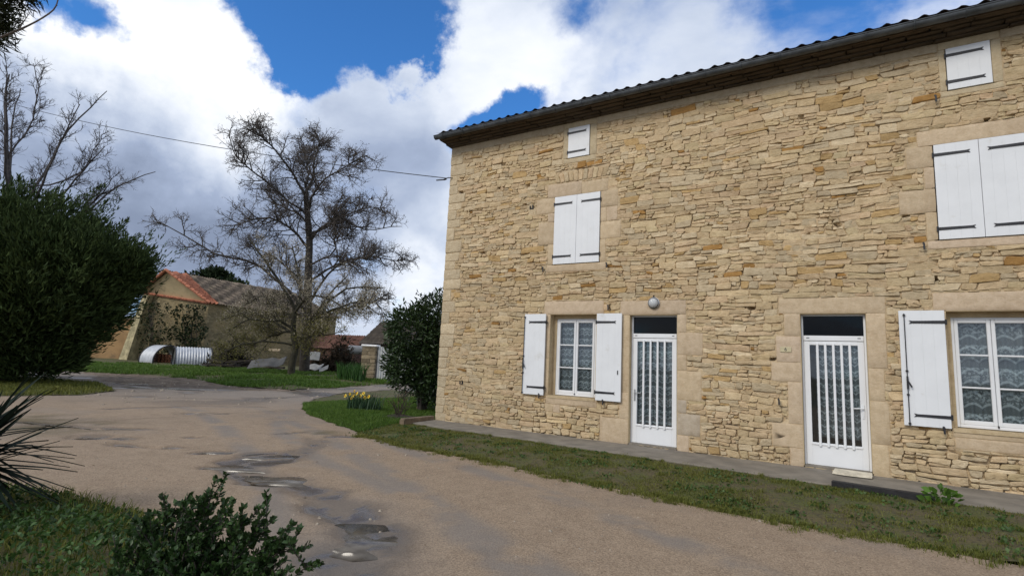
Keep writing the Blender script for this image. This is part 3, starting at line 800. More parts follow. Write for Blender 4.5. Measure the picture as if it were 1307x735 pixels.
# driveway: fine grid, the wet, grey and mossy areas carried by the mesh
trail = P2((410, 560), (395, 572), (365, 588), (330, 590), (300, 594)), P2((310, 598), (350, 606), (395, 612), (425, 628), (440, 650)), P2((440, 650), (470, 680), (450, 720), (420, 760))
rut = [P2((225, 528), (265, 526), (300, 526)), P2((345, 552), (378, 551)), P2((250, 557), (265, 556)), P2((243, 575), (290, 576)), P2((270, 594), (310, 592)), P2((335, 610), (385, 608)), P2((300, 587), (375, 580)),
       P2((150, 565), (180, 566)), P2((320, 580), (350, 578)), P2((425, 556), (445, 555)), P2((20, 536), (110, 546), (190, 549)), P2((130, 521), (260, 517), (330, 519)), P2((180, 506), (300, 509), (420, 503)), P2((90, 556), (170, 560)), P2((400, 640), (440, 668), (470, 676)), P2((200, 567), (222, 568))]
def grid(x0, x1, y0, y1, st, fn_mask, fn_z, name, mat, fn_col=None, kind='structure'):
    xs = np.arange(x0, x1, st); ys = np.arange(y0, y1, st); X, Y = np.meshgrid(xs, ys, indexing='ij'); ny = len(ys)
    i, j = np.meshgrid(np.arange(len(xs)-1), np.arange(ny-1), indexing='ij')
    keep = fn_mask(X[:-1, :-1]+st/2, Y[:-1, :-1]+st/2)
    a = i*ny+j; F = np.stack([a, a+ny, a+ny+1, a+1], -1)[keep]
    used = np.unique(F); mp = np.full(X.size, -1); mp[used] = np.arange(len(used)); F = mp[F]
    x = X.ravel()[used]; y = Y.ravel()[used]
    o = mesh_np(name, np.stack([x, y, fn_z(x, y)], -1), [F], mat, None, fn_col(x, y) if fn_col else None, smooth=True)
    return tag(o, kind=kind)
def edge_noise(X, Y): return (X+.35*(fbm(X*1.3, Y*1.3, 31, 3)-.5)*2*.5, Y+.35*(fbm(X*1.3+9, Y*1.3, 37, 3)-.5)*2*.5)
def drive_mask(X, Y):
    x, y = edge_noise(X, Y)
    return ~inpoly(x, y, lawn_poly) & ~inpoly(x, y, near_poly) & ~inpoly(X, Y, verge_poly) & ~inpoly(X, Y, patch_poly)
def wetness(x, y):
    wx = x+.9*(fbm(x*.9, y*.9, 41, 4)-.5); wy = y+.9*(fbm(x*.9+5, y*.9, 43, 4)-.5)
    w_ = np.zeros(np.shape(x))
    for tr_, wd in zip(trail, (.38, .42, .60)): w_ = np.maximum(w_, 1-sstep(polydist(wx, wy, tr_), wd*.12, wd))
    r_ = np.zeros(np.shape(x))
    for tr_ in rut: r_ = np.maximum(r_, 1-sstep(polydist(wx, wy, tr_), .02, .22))
    return w_, r_
def far_wet(x, y):
    d = (x-CAM.x)*_F.x+(y-CAM.y)*_F.y
    return sstep(d, 12, 19)
def drive_col(x, y):
    w_, r_ = wetness(x, y); n1_ = fbm(x*.55, y*.55, 51, 5); n2_ = fbm(x*2.2, y*2.2, 53, 4)
    fw = far_wet(x, y)
    n3_ = fbm(x*5, y*5, 57, 4); wet = np.maximum(np.maximum(w_*sstep(n2_*.5+n3_*.5, .44, .56), .35*w_), r_*sstep(n2_*.4+n3_*.6, .34, .46)); wet = np.maximum(wet, fw*sstep(n1_, .44, .62)*.75)
    grey = np.clip(.75*fw+.5*sstep(n1_, .56, .70)*(1-fw)*.5+.45*w_+.25*(1-sstep(polydist(x, y, trail[2]), .3, 1.0)), 0, 1)
    moss = np.zeros(np.shape(x))
    for px_, r in (((40, 536), .9), ((75, 545), 1.0), ((20, 533), .8), ((410, 552), .45)):
        q = gnd(*px_); moss = np.maximum(moss, (1-sstep(np.hypot((x-q.x)*.6, (y-q.y)*.6), .1*r, r))*sstep(n2_, .38, .6))
    for tk in tracks: grey = np.maximum(grey, .72*(1-sstep(np.abs(polydist(x+.25*(n2_-.5), y+.25*(n1_-.5), tk)-.75), .05, .30))*(1-fw)*sstep(n2_, .25, .55))
    md = inpoly(x+.8*(n2_-.5), y+.8*(n1_-.5), mud_poly)*1.0
    return np.stack([wet*(1-.35*md), grey*(1-.7*md), moss, md], -1)
tracks = [P2((600, 900), (520, 735), (450, 640), (380, 570), (300, 525), (200, 500)), P2((1150, 900), (850, 735), (640, 640), (480, 585), (400, 545), (420, 505), (470, 495))]
mud_poly = P2((95, 472), (185, 470), (300, 484), (400, 500), (300, 497), (200, 494), (140, 489))
def drive_z(x, y):
    w_, r_ = wetness(x, y)
    return -.12-.034*r_-.034*w_*(.4+.8*fbm(x*3, y*3, 65, 3))+.010*(fbm(x*1.7, y*1.7, 61, 4)-.5)+.004*(fbm(x*9, y*9, 63, 2)-.5)-.010*far_wet(x, y)+inpoly(x, y, mud_poly)*.10*(fbm(x*2.2, y*2.2, 69, 4)-.5)+.06*far_wet(x, y)*(fbm(x*.9, y*.9, 67, 4)-.5)*sstep((x-CAM.x)*_F.x+(y-CAM.y)*_F.y, 20, 26)
m, n, b = newmat('driveway_gravel'); p = n.pos()
a = n.new('ShaderNodeSeparateColor'); n.put(a.inputs[0], n.attr('Col')); wet, grey, moss = a.outputs[0], a.outputs[1], a.outputs[2]
g1 = n.noise(p, 95, 4, .7); g2 = n.noise(p, 5, 6, .6); g3 = n.noise(p, 260, 2, .6); vo = n.voro(p, 85)
vcol = n.voro(p, 85, out='Color')
c = n.mix(n.ramp(g2, .3, .7), (.30, .210, .138), (.40, .29, .195))
c = n.mix(.42, c, n.mix(n.ramp(n.math('FRACT', n.math('MULTIPLY', n.vmath('DOT_PRODUCT', vcol, (1, 1, 1), 1), 3.7)), 0, 1, smooth=False), (.14, .10, .065), (.58, .46, .33)))
c = n.mix(n.ramp(g1, .4, .68, 0, .5), c, (.12, .095, .07))
gv = n.mix(n.ramp(g1, .35, .65), (.14, .13, .125), (.25, .235, .22))
c = n.mix(n.math('MULTIPLY', grey, .8), c, gv)
mudf = n.noise(p, 2.6, 8, .7); c = n.mix(n.math('MULTIPLY', n.attr('Col', 'Alpha'), .85), c, n.mix(n.ramp(mudf, .35, .65), (.075, .052, .035), (.23, .175, .125)))
c = n.mix(n.math('MULTIPLY', moss, .55), c, (.085, .070, .022))
c = n.mix(n.ramp(n.noise(p, 1.1, 6, .65), .52, .75, 0, .35), c, n.mix(1.0, c, (.72, .70, .68), 'MULTIPLY'))
c = n.mix(n.math('MULTIPLY', wet, .85), c, n.mix(1.0, c, (.22, .20, .185), 'MULTIPLY'))
n.put(b.inputs['Base Color'], c); n.put(b.inputs['Roughness'], n.ramp(wet, .3, .9, .93, .16)); n.put(b.inputs['Specular IOR Level'], n.ramp(wet, .3, .9, .3, .75))
bs = n.ramp(wet, .5, 1.0, 1.0, .10)
n.put(b.inputs['Normal'], n.bump(n.math('ADD', n.math('MULTIPLY', vo, -.6), g3), n.math('MULTIPLY', bs, .9), .006)); M['gravel'] = m
grid(-4.5, 14, -13.5, 1.6, .06, drive_mask, drive_z, 'driveway', M['gravel'], drive_col)
grid(-4.5, 14, -20, -13.44, .3, drive_mask, drive_z, 'driveway', M['gravel'], drive_col)
grid(-44, -4.44, -20, 24, .14, lambda X, Y: drive_mask(X, Y), drive_z, 'driveway', M['gravel'], drive_col)

# water lying in the hollows
wm, n, b = newmat('puddle_water'); n.put(b.inputs['Base Color'], n.mix(n.ramp(n.noise(n.pos(), 7, 5), .35, .65), (.075, .062, .048), (.13, .112, .09))); n.put(b.inputs['Roughness'], n.ramp(n.noise(n.pos(), 4, 5, .65), .4, .65, .08, .32)); b.inputs['Specular IOR Level'].default_value = .5

def puddle(cx, cy, ra, rb, ang, seed, z=-.118):
    pts = []; N = 40
    for i in range(N):
        t = 2*math.pi*i/N; r = 1+.55*(float(fbm(math.cos(t)*1.6+seed, math.sin(t)*1.6+seed*2, 71, 3))-.5)*2
        x = math.cos(t)*ra*r; y = math.sin(t)*rb*r
        pts.append((cx+x*math.cos(ang)-y*math.sin(ang), cy+x*math.sin(ang)+y*math.cos(ang)))
    top = [(x, y, z-seed*.0003) for x, y in pts]+[(cx, cy, z-seed*.0003)]; bot = [(cx+(x-cx)*.9, cy+(y-cy)*.9, z-.03) for x, y in pts]
    me = mesh_np('puddle', top+bot, [np.array([(i, (i+1) % N, N) for i in range(N)]), np.array([(i, N+1+i, N+1+(i+1) % N, (i+1) % N) for i in range(N)])], wm)
    return tag(me, kind='structure')
for (x, y, ra, rb, sd) in ((212, 496, 1.5, .35, 1), (170, 490, 1.2, .45, 2)):
    q = gnd(x, y, -.12); puddle(q.x, q.y, ra, rb, YAW, sd, -.122)

for (x, y, ra, rb, sd) in ((470, 690, 1.1, .42, 11), (400, 614, .8, .26, 12), (335, 598, .75, .22, 13), (262, 526, .9, .25, 14), (362, 552, .7, .25, 15), (266, 576, .8, .22, 16), (340, 583, .9, .22, 17)):
    q = gnd(x, y, -.14); puddle(q.x, q.y, ra, rb, YAW, sd, -.1385)

# lawns: strip along the house with the island, far verge, left patch, near bed
def lawn_h(x, y):
    d = polydist(x, y, lawn_front); return -.135+.085*sstep(d, 0, 1.1)*sstep(y, 2.5, -1)+.02*(fbm(x*2, y*2, 81, 3)-.5)
m, n, b = newmat('lawn_earth'); p = n.pos()
f = n.noise(p, 1.6, 7, .65); f2 = n.noise(p, 24, 5, .65)
c = n.mix(n.ramp(f, .42, .6), (.088, .098, .020), (.115, .092, .038)); c = n.mix(n.ramp(f2, .4, .65, 0, .75), c, (.042, .034, .022)); c = n.mix(n.ramp(n.noise(p, 70, 3), .62, .75), c, (.16, .13, .09))
n.put(b.inputs['Base Color'], c); b.inputs['Roughness'].default_value = .95; n.put(b.inputs['Normal'], n.bump(f2, .9, .03)); M['lawn'] = m
def lawn_mask(X, Y):
    x, y = edge_noise(X, Y); return inpoly(x, y, lawn_poly)
grid(-6, 14.4, -5, .45, .07, lambda X, Y: lawn_mask(X, Y), lawn_h, 'lawn', M['lawn'])
grid(-14, .02, .45-.0, 10, .15, lambda X, Y: lawn_mask(X, Y), lawn_h, 'lawn', M['lawn'])
vz = lambda x, y: -.125+.10*sstep(polydist(x, y, verge_front), 0, 2.5)+.10*(fbm(x*.8, y*.8, 83, 3)-.5)
grid(-75, -8, -2, 42, .4, lambda X, Y: inpoly(X, Y, verge_poly), vz, 'verge', M['lawn'])
pz = lambda x, y: -.11+.05*(fbm(x*.9, y*.9, 85, 3)-.5)+0*x
grid(-30, -6, -8, 2, .2, lambda X, Y: inpoly(X, Y, patch_poly), pz, 'lawn', M['lawn'])
nz_ = lambda x, y: -.10+.05*(fbm(x*.9, y*.9, 87, 3)-.5)+0*x
def near_mask(X, Y):
    x, y = edge_noise(X, Y); return inpoly(x, y, near_poly)
grid(-6, 14, -16, -6, .1, near_mask, nz_, 'planting_bed', M['lawn'])

# ---- grass blades
def blades(name, P, h, wdt, mat, lean=.5, label=None, kind='stuff', parent=None, upz=1.0):
    P = np.asarray(P); N = len(P); a = rng.random(N)*2*np.pi; dx, dy = np.cos(a), np.sin(a)
    h = np.broadcast_to(h, N)*(.6+.8*rng.random(N)); wdt = np.broadcast_to(wdt, N)
    le = lean*(.3+rng.random(N))*h; b_ = rng.random(N)*2*np.pi; lx, ly = np.cos(b_)*le, np.sin(b_)*le
    sx, sy = dx*wdt/2, dy*wdt/2; z0 = np.zeros(N)
    V = np.stack([P+np.stack([-sx, -sy, z0-.01], -1), P+np.stack([sx, sy, z0-.01], -1),
                  P+np.stack([-sx*.75+lx*.35, -sy*.75+ly*.35, h*.6], -1), P+np.stack([sx*.75+lx*.35, sy*.75+ly*.35, h*.6], -1),
                  P+np.stack([lx, ly, h*(1-.25*lean)], -1)], 1).reshape(-1, 3)
    i = np.arange(N)*5
    col = np.repeat(rng.random(N), 5)[:, None]*np.ones(3)
    o = mesh_np(name, V, [np.stack([i, i+1, i+3, i+2], -1), np.stack([i+2, i+3, i+4], -1)], mat, parent, col)
    if kind: tag(o, label, 'grass' if label else None, kind=kind)
    return o
M['grass'] = leafmat('lawn_grass', (.080, .108, .014), (.170, .168, .034), .6, .25, .9)
M['grass2'] = leafmat('lush_grass', (.060, .135, .014), (.110, .180, .028), .6, .3, .8)
def scatter(poly_fn, x0, x1, y0, y1, N, dens=None):
    X = rng.uniform(x0, x1, N); Y = rng.uniform(y0, y1, N); k = poly_fn(X, Y)
    if dens is not None: k &= rng.random(N) < dens(X, Y)
    return X[k], Y[k]
def PV_Y(x): return -.80-.055*np.asarray(x)                               # outer edge of the pavement
def strip_mask(X, Y): return lawn_mask(X, Y) & ~((X > -.2) & (Y > PV_Y(X)-.01))
sd = lambda x, y: np.clip(.05+1.0*sstep(fbm(x*1.8, y*1.8, 91, 4), .42, .60), 0, 1)
x, y = scatter(strip_mask, -.5, 14, -4.2, -.6, 210000, sd)
blades('lawn_grass', np.stack([x, y, lawn_h(x, y)], -1), .024, .006, M['grass'], 1.0, 'short mossy grass in a strip between the driveway and the house pavement')
x, y = scatter(strip_mask, -6, -.2, -3.0, 6, 100000)
blades('lawn_grass', np.stack([x, y, lawn_h(x, y)], -1), .075, .010, M['grass2'], .7, 'lush green grass island around the dark shrub at the house corner')
dv = lambda x, y: np.clip(.06+1.2*sstep(fbm(x*.5, y*.5, 93, 4), .42, .60), 0, 1)
x, y = scatter(lambda X, Y: inpoly(X, Y, verge_poly), -60, -9, -2, 30, 420000, lambda x, y: dv(x, y)*(polydist(x, y, verge_front) < 12))
blades('verge_grass', np.stack([x, y, vz(x, y)], -1), .15, .035, M['grass2'], .7, 'bright green grass verge in front of the old barn')
x, y = scatter(lambda X, Y: inpoly(X, Y, patch_poly), -30, -6, -8, 2, 70000)
blades('lawn_grass', np.stack([x, y, pz(x, y)], -1), .11, .02, M['grass'], .7, 'dark grass patch under the big conifer')

cl = rng.random((900, 2)); X = []; Y = []; Hh = []
for (u, v) in cl:
    cx = .2+u*11.8; k0 = rng.random(); cy = float(np.interp(cx, [q[0] for q in lawn_front[6:]], [q[1] for q in lawn_front[6:]]))+(rng.normal(0, .09)+.03 if k0 < .6 else rng.uniform(.1, 2.2))
    if cy > PV_Y(cx): continue
    k = rng.integers(14, 60); s_ = rng.uniform(.015, .07); X += list(cx+rng.normal(0, s_, k)); Y += list(cy+rng.normal(0, s_, k)); Hh += [rng.uniform(.02, .06)]*k
X = np.array(X); Y = np.array(Y); blades('grass_tufts', np.stack([X, Y, np.maximum(lawn_h(X, Y), -.125)], -1), np.array(Hh), .006, M['grass'], .9, 'uneven grass tufts creeping over the driveway edge')
# loose stones on the drive
N = 2600; X = np.concatenate([rng.uniform(-4, 11, N), rng.uniform(-26, -6, 900)]); Y = np.concatenate([rng.uniform(-9.5, -1, N), rng.uniform(-4, 10, 900)]); k = drive_mask(X, Y) & (rng.random(len(X)) < .15+.85*sstep(fbm(X*.8, Y*.8, 95, 3), .45, .6)); X = X[k]; Y = Y[k]; N = len(X)
sz = rng.uniform(.004, .013, N)*np.where(X < -6, 3.2, 1)*rng.choice([1, 1, 1, 1.8], N); oct_ = np.array([(1, 0, 0), (0, 1, 0), (-1, 0, 0), (0, -1, 0), (0, 0, .8), (.7, .7, .3), (-.7, .6, .35)])
V = (np.stack([X, Y, drive_z(X, Y)], -1)[:, None]+oct_[None]*sz[:, None, None]*rng.uniform(.6, 1.3, (N, 7, 3))).reshape(-1, 3); i = np.arange(N)*7
T_ = np.concatenate([np.stack([i+a, i+b_, i+c_], -1) for a, b_, c_ in ((0, 5, 4), (5, 1, 4), (1, 6, 4), (6, 2, 4), (2, 3, 4), (3, 0, 4), (0, 1, 5), (1, 2, 6))])
tag(mesh_np('loose_stones', V, [T_], simple('loose_stone', (.30, .25, .19), .9, .5, 40)), 'scattered loose small stones on the driveway', 'stones', kind='stuff')

# low broad leaves
def leaves(name, P, D, size, mat, parent=None, aspect=.55, fold=.25, smooth=False):
    """P centres (base of leaf), D directions (unit), folded diamond leaves"""
    P = np.asarray(P, float); D = np.asarray(D, float); N = len(P); size = np.broadcast_to(size, N)[:, None]
    r = rng.normal(size=(N, 3)); s_ = np.cross(D, r); s_ /= np.linalg.norm(s_, axis=1, keepdims=True)+1e-9; u = np.cross(s_, D)
    A = P; B = P+D*size*.5+s_*size*aspect*.5+u*size*fold*.4; Cc = P+D*size; E_ = P+D*size*.5-s_*size*aspect*.5+u*size*fold*.4
    B2 = P+D*size*.22+s_*size*aspect*.34+u*size*fold*.2; E2 = P+D*size*.22-s_*size*aspect*.34+u*size*fold*.2
    V = np.stack([A, B2, B, Cc, E_, E2], 1).reshape(-1, 3); i = np.arange(N)*6
    col = np.repeat(rng.random(N), 6)[:, None]*np.ones(3)
    return mesh_np(name, V, [np.stack([i, i+1, i+2, i+3], -1), np.stack([i, i+3, i+4, i+5], -1)], mat, parent, col)
def rdirs(N, up=.4):
    d = rng.normal(size=(N, 3)); d[:, 2] = np.abs(d[:, 2])*.6+up; return d/np.linalg.norm(d, axis=1, keepdims=True)
M['weed'] = leafmat('weed_leaf', (.040, .085, .016), (.070, .115, .030), .5, .2, 3)
cl = rng.random((240, 2)); X = []; Y = []
for (u, v) in cl:
    cx = -1.2+u*12.5; cy = -3.5+v*2.4
    if not strip_mask(np.array([cx]), np.array([cy]))[0]: continue
    k = rng.integers(8, 34); s_ = rng.uniform(.03, .12); X += list(cx+rng.normal(0, s_, k)); Y += list(cy+rng.normal(0, s_, k))
X = np.array(X); Y = np.array(Y)
tag(leaves('lawn_weeds', np.stack([X, Y, lawn_h(X, Y)+.012], -1), rdirs(len(X), .25), rng.uniform(.02, .045, len(X)), M['weed'], aspect=.8), 'scattered low broadleaf weeds in the lawn strip', 'weeds', kind='stuff')
# grit, dead leaves and twigs on the drive edge
M['litter'] = leafmat('dead_leaf', (.045, .028, .015), (.12, .075, .04), .8, 0, 9)
X = rng.uniform(-3, 11, 900); Y = rng.uniform(-9, -1, 900); k = drive_mask(X, Y) & (rng.random(900) < np.clip(.10+.9*(polydist(X, Y, lawn_front) < .25), 0, 1)*.5); X = X[k]; Y = Y[k]
dd = rdirs(len(X), .02); dd[:, 2] *= .15
tag(leaves('leaf_litter', np.stack([X, Y, drive_z(X, Y)+.006], -1), dd, rng.uniform(.012, .035, len(X)), M['litter'], aspect=.5, fold=.5), 'scattered dead leaves lying on the gravel driveway', 'leaf litter', kind='stuff')

# pavement
pv = MB(); N = 44; top = []
for i in range(N+1):
    x = 0.012+i*(HX-.02)/N; yo = float(PV_Y(x))+.012*math.sin(i*1.7)+.008*math.sin(i*4.1)
    top.append((x, .05, yo))
vs = []
for (x, yi, yo) in top:
    zt = -.004-.0022*x
    for t in np.linspace(0, 1, 6): vs.append((x, yi+(yo-yi)*t, zt-.012*t))
    vs.append((x, yo-.006, zt-.020)); vs.append((x, yo-.006, -.2))
k = 8; pv.add(vs, [(i*k+j, i*k+j+1, (i+1)*k+j+1, (i+1)*k+j) for i in range(N) for j in range(k-1)]); pv.add([vs[j] for j in range(k)], [tuple(range(k))])
tag(pv.build('pavement', M['concrete']), kind='structure')

kb = MB(); kb.box(-.13, -.005, -1.06, -.02, -.16, .085, .012); kb.box(-.13, -.004, -1.075, -1.062, -.16, .05)
tag(kb.build('kerb_block', simple('brown_concrete_edging', (.17, .125, .08), .9, .35, 6, bump=.006, bscale=40)), 'low brown concrete edging block closing the pavement at the house corner', 'kerb block')
db = MB(); yy = [(8.10, -1.25), (8.35, -1.285), (8.80, -1.325), (9.2, -1.35)]
for a_, b_ in zip(yy[:-1], yy[1:]):
    c_ = Vector(((a_[0]+b_[0])/2, (a_[1]+b_[1])/2, -.03)); d_ = Vector((b_[0]-a_[0], b_[1]-a_[1], 0))/2; q = Vector((-d_.y, d_.x, 0)).normalized()
    db.obox(c_, d_, q*.06, (0, 0, .055))
tag(db.build('drain_strip', simple('black_rubber', (.014, .013, .014), .75, .4, 12, bump=.006, bscale=30)), 'black rubber drain strip along the pavement edge by the right door', 'drain strip')

def rosette(name, label, cat, loc, N, R, H, size, mat, aspect=.7):
    t = thing(name, label, cat, loc)
    d = rdirs(N, .25); r = rng.random(N)**.6*R; P = np.stack([d[:, 0]*r*1.2, d[:, 1]*r*1.2, rng.random(N)*H], -1)
    leaves('foliage', P, d, rng.uniform(.6, 1.1, N)*size, mat, t, aspect)
    s_ = MB()
    for i in range(0, N, max(1, N//14)): s_.tube([(0, 0, -.03), tuple(P[i]*.6), tuple(P[i])], [.005, .004, .002], 4)
    s_.build('stem', mat, t); return t
rosette('leafy_weed', 'bright green leafy weed growing from the pavement edge right of the right door', 'weed', (9.25, -1.42, -.05), 70, .15, .16, .10, leafmat('bright_weed', (.05, .12, .015), (.10, .19, .03), .5, .25, 4))

# ================================================================== TREES AND PLANTS
class Wood:
    """tapered tubes collected fast"""
    def __init__(s): s.V = []; s.Q = []; s.n = 0
    def path(s, pts, rad, k=5):
        pts = np.asarray(pts, float); n = len(pts); d = np.gradient(pts, axis=0); d /= np.linalg.norm(d, axis=1, keepdims=True)+1e-9
        ref = np.array([.31, .2, .93]) if abs(d[0, 2]) < .9 else np.array([1., .1, 0])
        a = np.cross(d, ref); a /= np.linalg.norm(a, axis=1, keepdims=True)+1e-9; b = np.cross(d, a)
        th = np.arange(k)*2*np.pi/k; ring = np.cos(th)[None, :, None]*a[:, None]+np.sin(th)[None, :, None]*b[:, None]
        s.V.append((pts[:, None]+ring*np.asarray(rad)[:, None, None]).reshape(-1, 3))
        i, j = np.meshgrid(np.arange(n-1), np.arange(k), indexing='ij'); j2 = (j+1) % k
        s.Q.append((s.n+np.stack([i*k+j, i*k+j2, (i+1)*k+j2, (i+1)*k+j], -1)).reshape(-1, 4)); s.n += n*k
    def build(s, name, mat, parent): return mesh_np(name, np.concatenate(s.V), [np.concatenate(s.Q)], mat, parent, smooth=True)
def smooth_path(ctrl, n=10, jit=0.0):
    c = np.asarray(ctrl, float); t = np.linspace(0, len(c)-1, n); out = []
    for q in t:
        i = min(int(q), len(c)-2); f = q-i; p0 = c[max(i-1, 0)]; p1 = c[i]; p2 = c[i+1]; p3 = c[min(i+2, len(c)-1)]
        out.append(.5*((2*p1)+(-p0+p2)*f+(2*p0-5*p1+4*p2-p3)*f*f+(-p0+3*p1-3*p2+p3)*f**3))
    out = np.array(out)
    if jit: out[1:-1] += rng.normal(0, jit, out[1:-1].shape)
    return out
def unit(v): return v/(np.linalg.norm(v)+1e-9)
def sprout(wd, tips, path, rad, level, spec):
    """side branches along a path; spec[level] = (count, length, radius, sides, spread, up)"""
    if level >= len(spec): return
    cnt, L, r, k, spread, up = spec[level]
    n = len(path); tot = np.linalg.norm(np.diff(path, axis=0), axis=1).sum()
    m_ = max(1, int(round(cnt*rng.uniform(.75, 1.25))))
    for q in range(m_):
        t = 1-(rng.random()**.8)*.82 if level == 0 else rng.uniform(.15, 1.0)
        f = t*(n-1); i = min(int(f), n-2); p = path[i]+(path[i+1]-path[i])*(f-i); d = unit(path[i+1]-path[i])
        o = rng.normal(size=3); o -= d*o.dot(d); o = unit(o)
        dr = unit(d*(1-spread)+o*spread+np.array([0, 0, up])); ln = L*rng.uniform(.5, 1.25)*(1.10-.62*t)
        ns = 5 if level < 2 else 4; pts = [p]
        for j in range(ns-1):
            dr = unit(dr+rng.normal(0, .22, 3)+np.array([0, 0, up*.25])); pts.append(pts[-1]+dr*ln/(ns-1))
        pts = np.array(pts); r0 = min(r, rad*.75)
        wd[min(level, len(wd)-1)].path(pts, np.linspace(r0, r0*.35, ns), k)
        tips.append((pts[-1], dr, level)); tips.append((pts[ns//2], dr, level))
        sprout(wd, tips, pts, r0, level+1, spec)

def planar(base, D):
    """metres to the right / up / back of the base, in a plane facing the road"""
    u = np.array([_R0.x, _R0.y, 0]); b_ = np.array([-_R0.y, _R0.x, 0])
    return lambda r, z, dp=0.0: np.array(base)+u*r+b_*dp+np.array([0, 0, z])

# tall bare tree behind the drive
bp = gnd(388, 477); Dt = fwd(bp); K = Dt/FPX
pl = planar(tuple(bp), Dt)
tz0 = 477
def tp(px, py, dp=0.0):
    q = at(px, py, Dt); return np.array(q)+np.array([-_R0.y, _R0.x, 0])*dp
tall = thing('tall_bare_tree', 'tallest tree, dark and leafless with knobbly twigs, behind the junk heap', 'tree', tuple(bp))
def local(o, root): o.parent = root; o.matrix_parent_inverse = Matrix.Translation(-root.location)
limbs = [
 ([tp(388, 480), tp(389, 455), tp(391, 420), tp(393, 375), tp(394, 335)], .44, .30),
 ([tp(394, 335), tp(393, 305, .3), tp(390, 275, .4), tp(389, 248, .2)], .30, .21),
 ([tp(389, 248, .2), tp(395, 228, .5), tp(399, 205, .3), tp(403, 180, .8), tp(400, 165, .8)], .16, .03),
 ([tp(389, 248, .2), tp(378, 228, -.3), tp(364, 205, -1), tp(345, 185, -1.2), tp(325, 168, -1.6)], .14, .03),
 ([tp(390, 262, .3), tp(383, 225, 1.3), tp(378, 195, 2.2), tp(370, 170, 2.6)], .11, .03),
 ([tp(391, 270, .3), tp(405, 250, -.8), tp(430, 235, -1.6), tp(455, 225, -2.2), tp(482, 216, -2.6)], .12, .03),
 ([tp(394, 298, .3), tp(412, 285, .9), tp(428, 270, 1.6), tp(450, 255, 2.4), tp(478, 250, 3)], .14, .03),
 ([tp(394, 305, .3), tp(418, 290, -.5), tp(440, 285, -1), tp(475, 300, -1.6), tp(520, 298, -2)], .14, .03),
 ([tp(393, 318, .3), tp(375, 295, -.6), tp(350, 285, -1.4), tp(325, 295, -2), tp(300, 300, -2.4)], .13, .03),
 ([tp(392, 290, .3), tp(372, 268, 1), tp(350, 255, 1.8), tp(325, 240, 2.4), tp(312, 225, 2.8)], .12, .03),
 ([tp(391, 275, .3), tp(370, 255, -1.2), tp(345, 235, -2), tp(325, 215, -2.6), tp(318, 195, -2.8)], .11, .03),
 ([tp(392, 400), tp(372, 370, -.8), tp(340, 342, -1.8), tp(305, 335, -2.4), tp(270, 314, -3), tp(242, 298, -3.4)], .15, .03),
 ([tp(393, 385), tp(370, 352, 1), tp(340, 325, 2), tp(310, 310, 3), tp(285, 302, 3.6)], .14, .03),
 ([tp(393, 390), tp(415, 365, -1), tp(445, 345, -2), tp(475, 340, -2.6), tp(500, 330, -3)], .14, .03),
 ([tp(393, 360), tp(420, 335, 1.2), tp(455, 320, 2.4), tp(490, 322, 3.2), tp(505, 318, 3.6)], .13, .03),
 ([tp(394, 340), tp(432, 325, -1.2), tp(437, 290, -1.6), tp(445, 265, -2)], .10, .03),
 ([tp(392, 420), tp(420, 395, 1.6), tp(450, 385, 2.6), tp(480, 375, 3.4)], .12, .03),
 ([tp(392, 410), tp(365, 390, 1.8), tp(335, 378, 3), tp(300, 372, 4)], .12, .03),
]
wd = [Wood(), Wood(), Wood()]; tw = Wood(); tips = []
for i, (c_, r0, r1) in enumerate(limbs):
    pth = smooth_path(c_, 12, .05 if i > 1 else 0); wd[0].path(pth, np.linspace(r0, r1, 12)*(.85 if i < 2 else .72), 8)
    if i > 0: sprout([wd[1], tw, tw], tips, pth, r0*.6, 0, [(9 if i == 1 else 19, 2.15, .045, 5, .58, .10), (8, 1.35, .022, 3, .62, .05), (5, .62, .015, 3, .68, .05)])
wd[0].V += wd[1].V; 
off = wd[0].n
wd[0].Q += [q+off for q in wd[1].Q]; wd[0].n += wd[1].n
local(wd[0].build('trunk', M['bark'], None), tall)
crown = tw.build('crown', M['twig'], None); local(crown, tall)
tp_ = np.array([t[0] for t in tips if t[2] >= 1]); td = np.array([t[1] for t in tips if t[2] >= 1])
k = rng.random(len(tp_)) < .30; tp_ = tp_[k]; td = td[k]
bd = leaves('catkins', tp_+rng.normal(0, .05, tp_.shape), td, rng.uniform(.05, .10, len(tp_)), M['twig'], None, .6, .6); bd.parent = crown

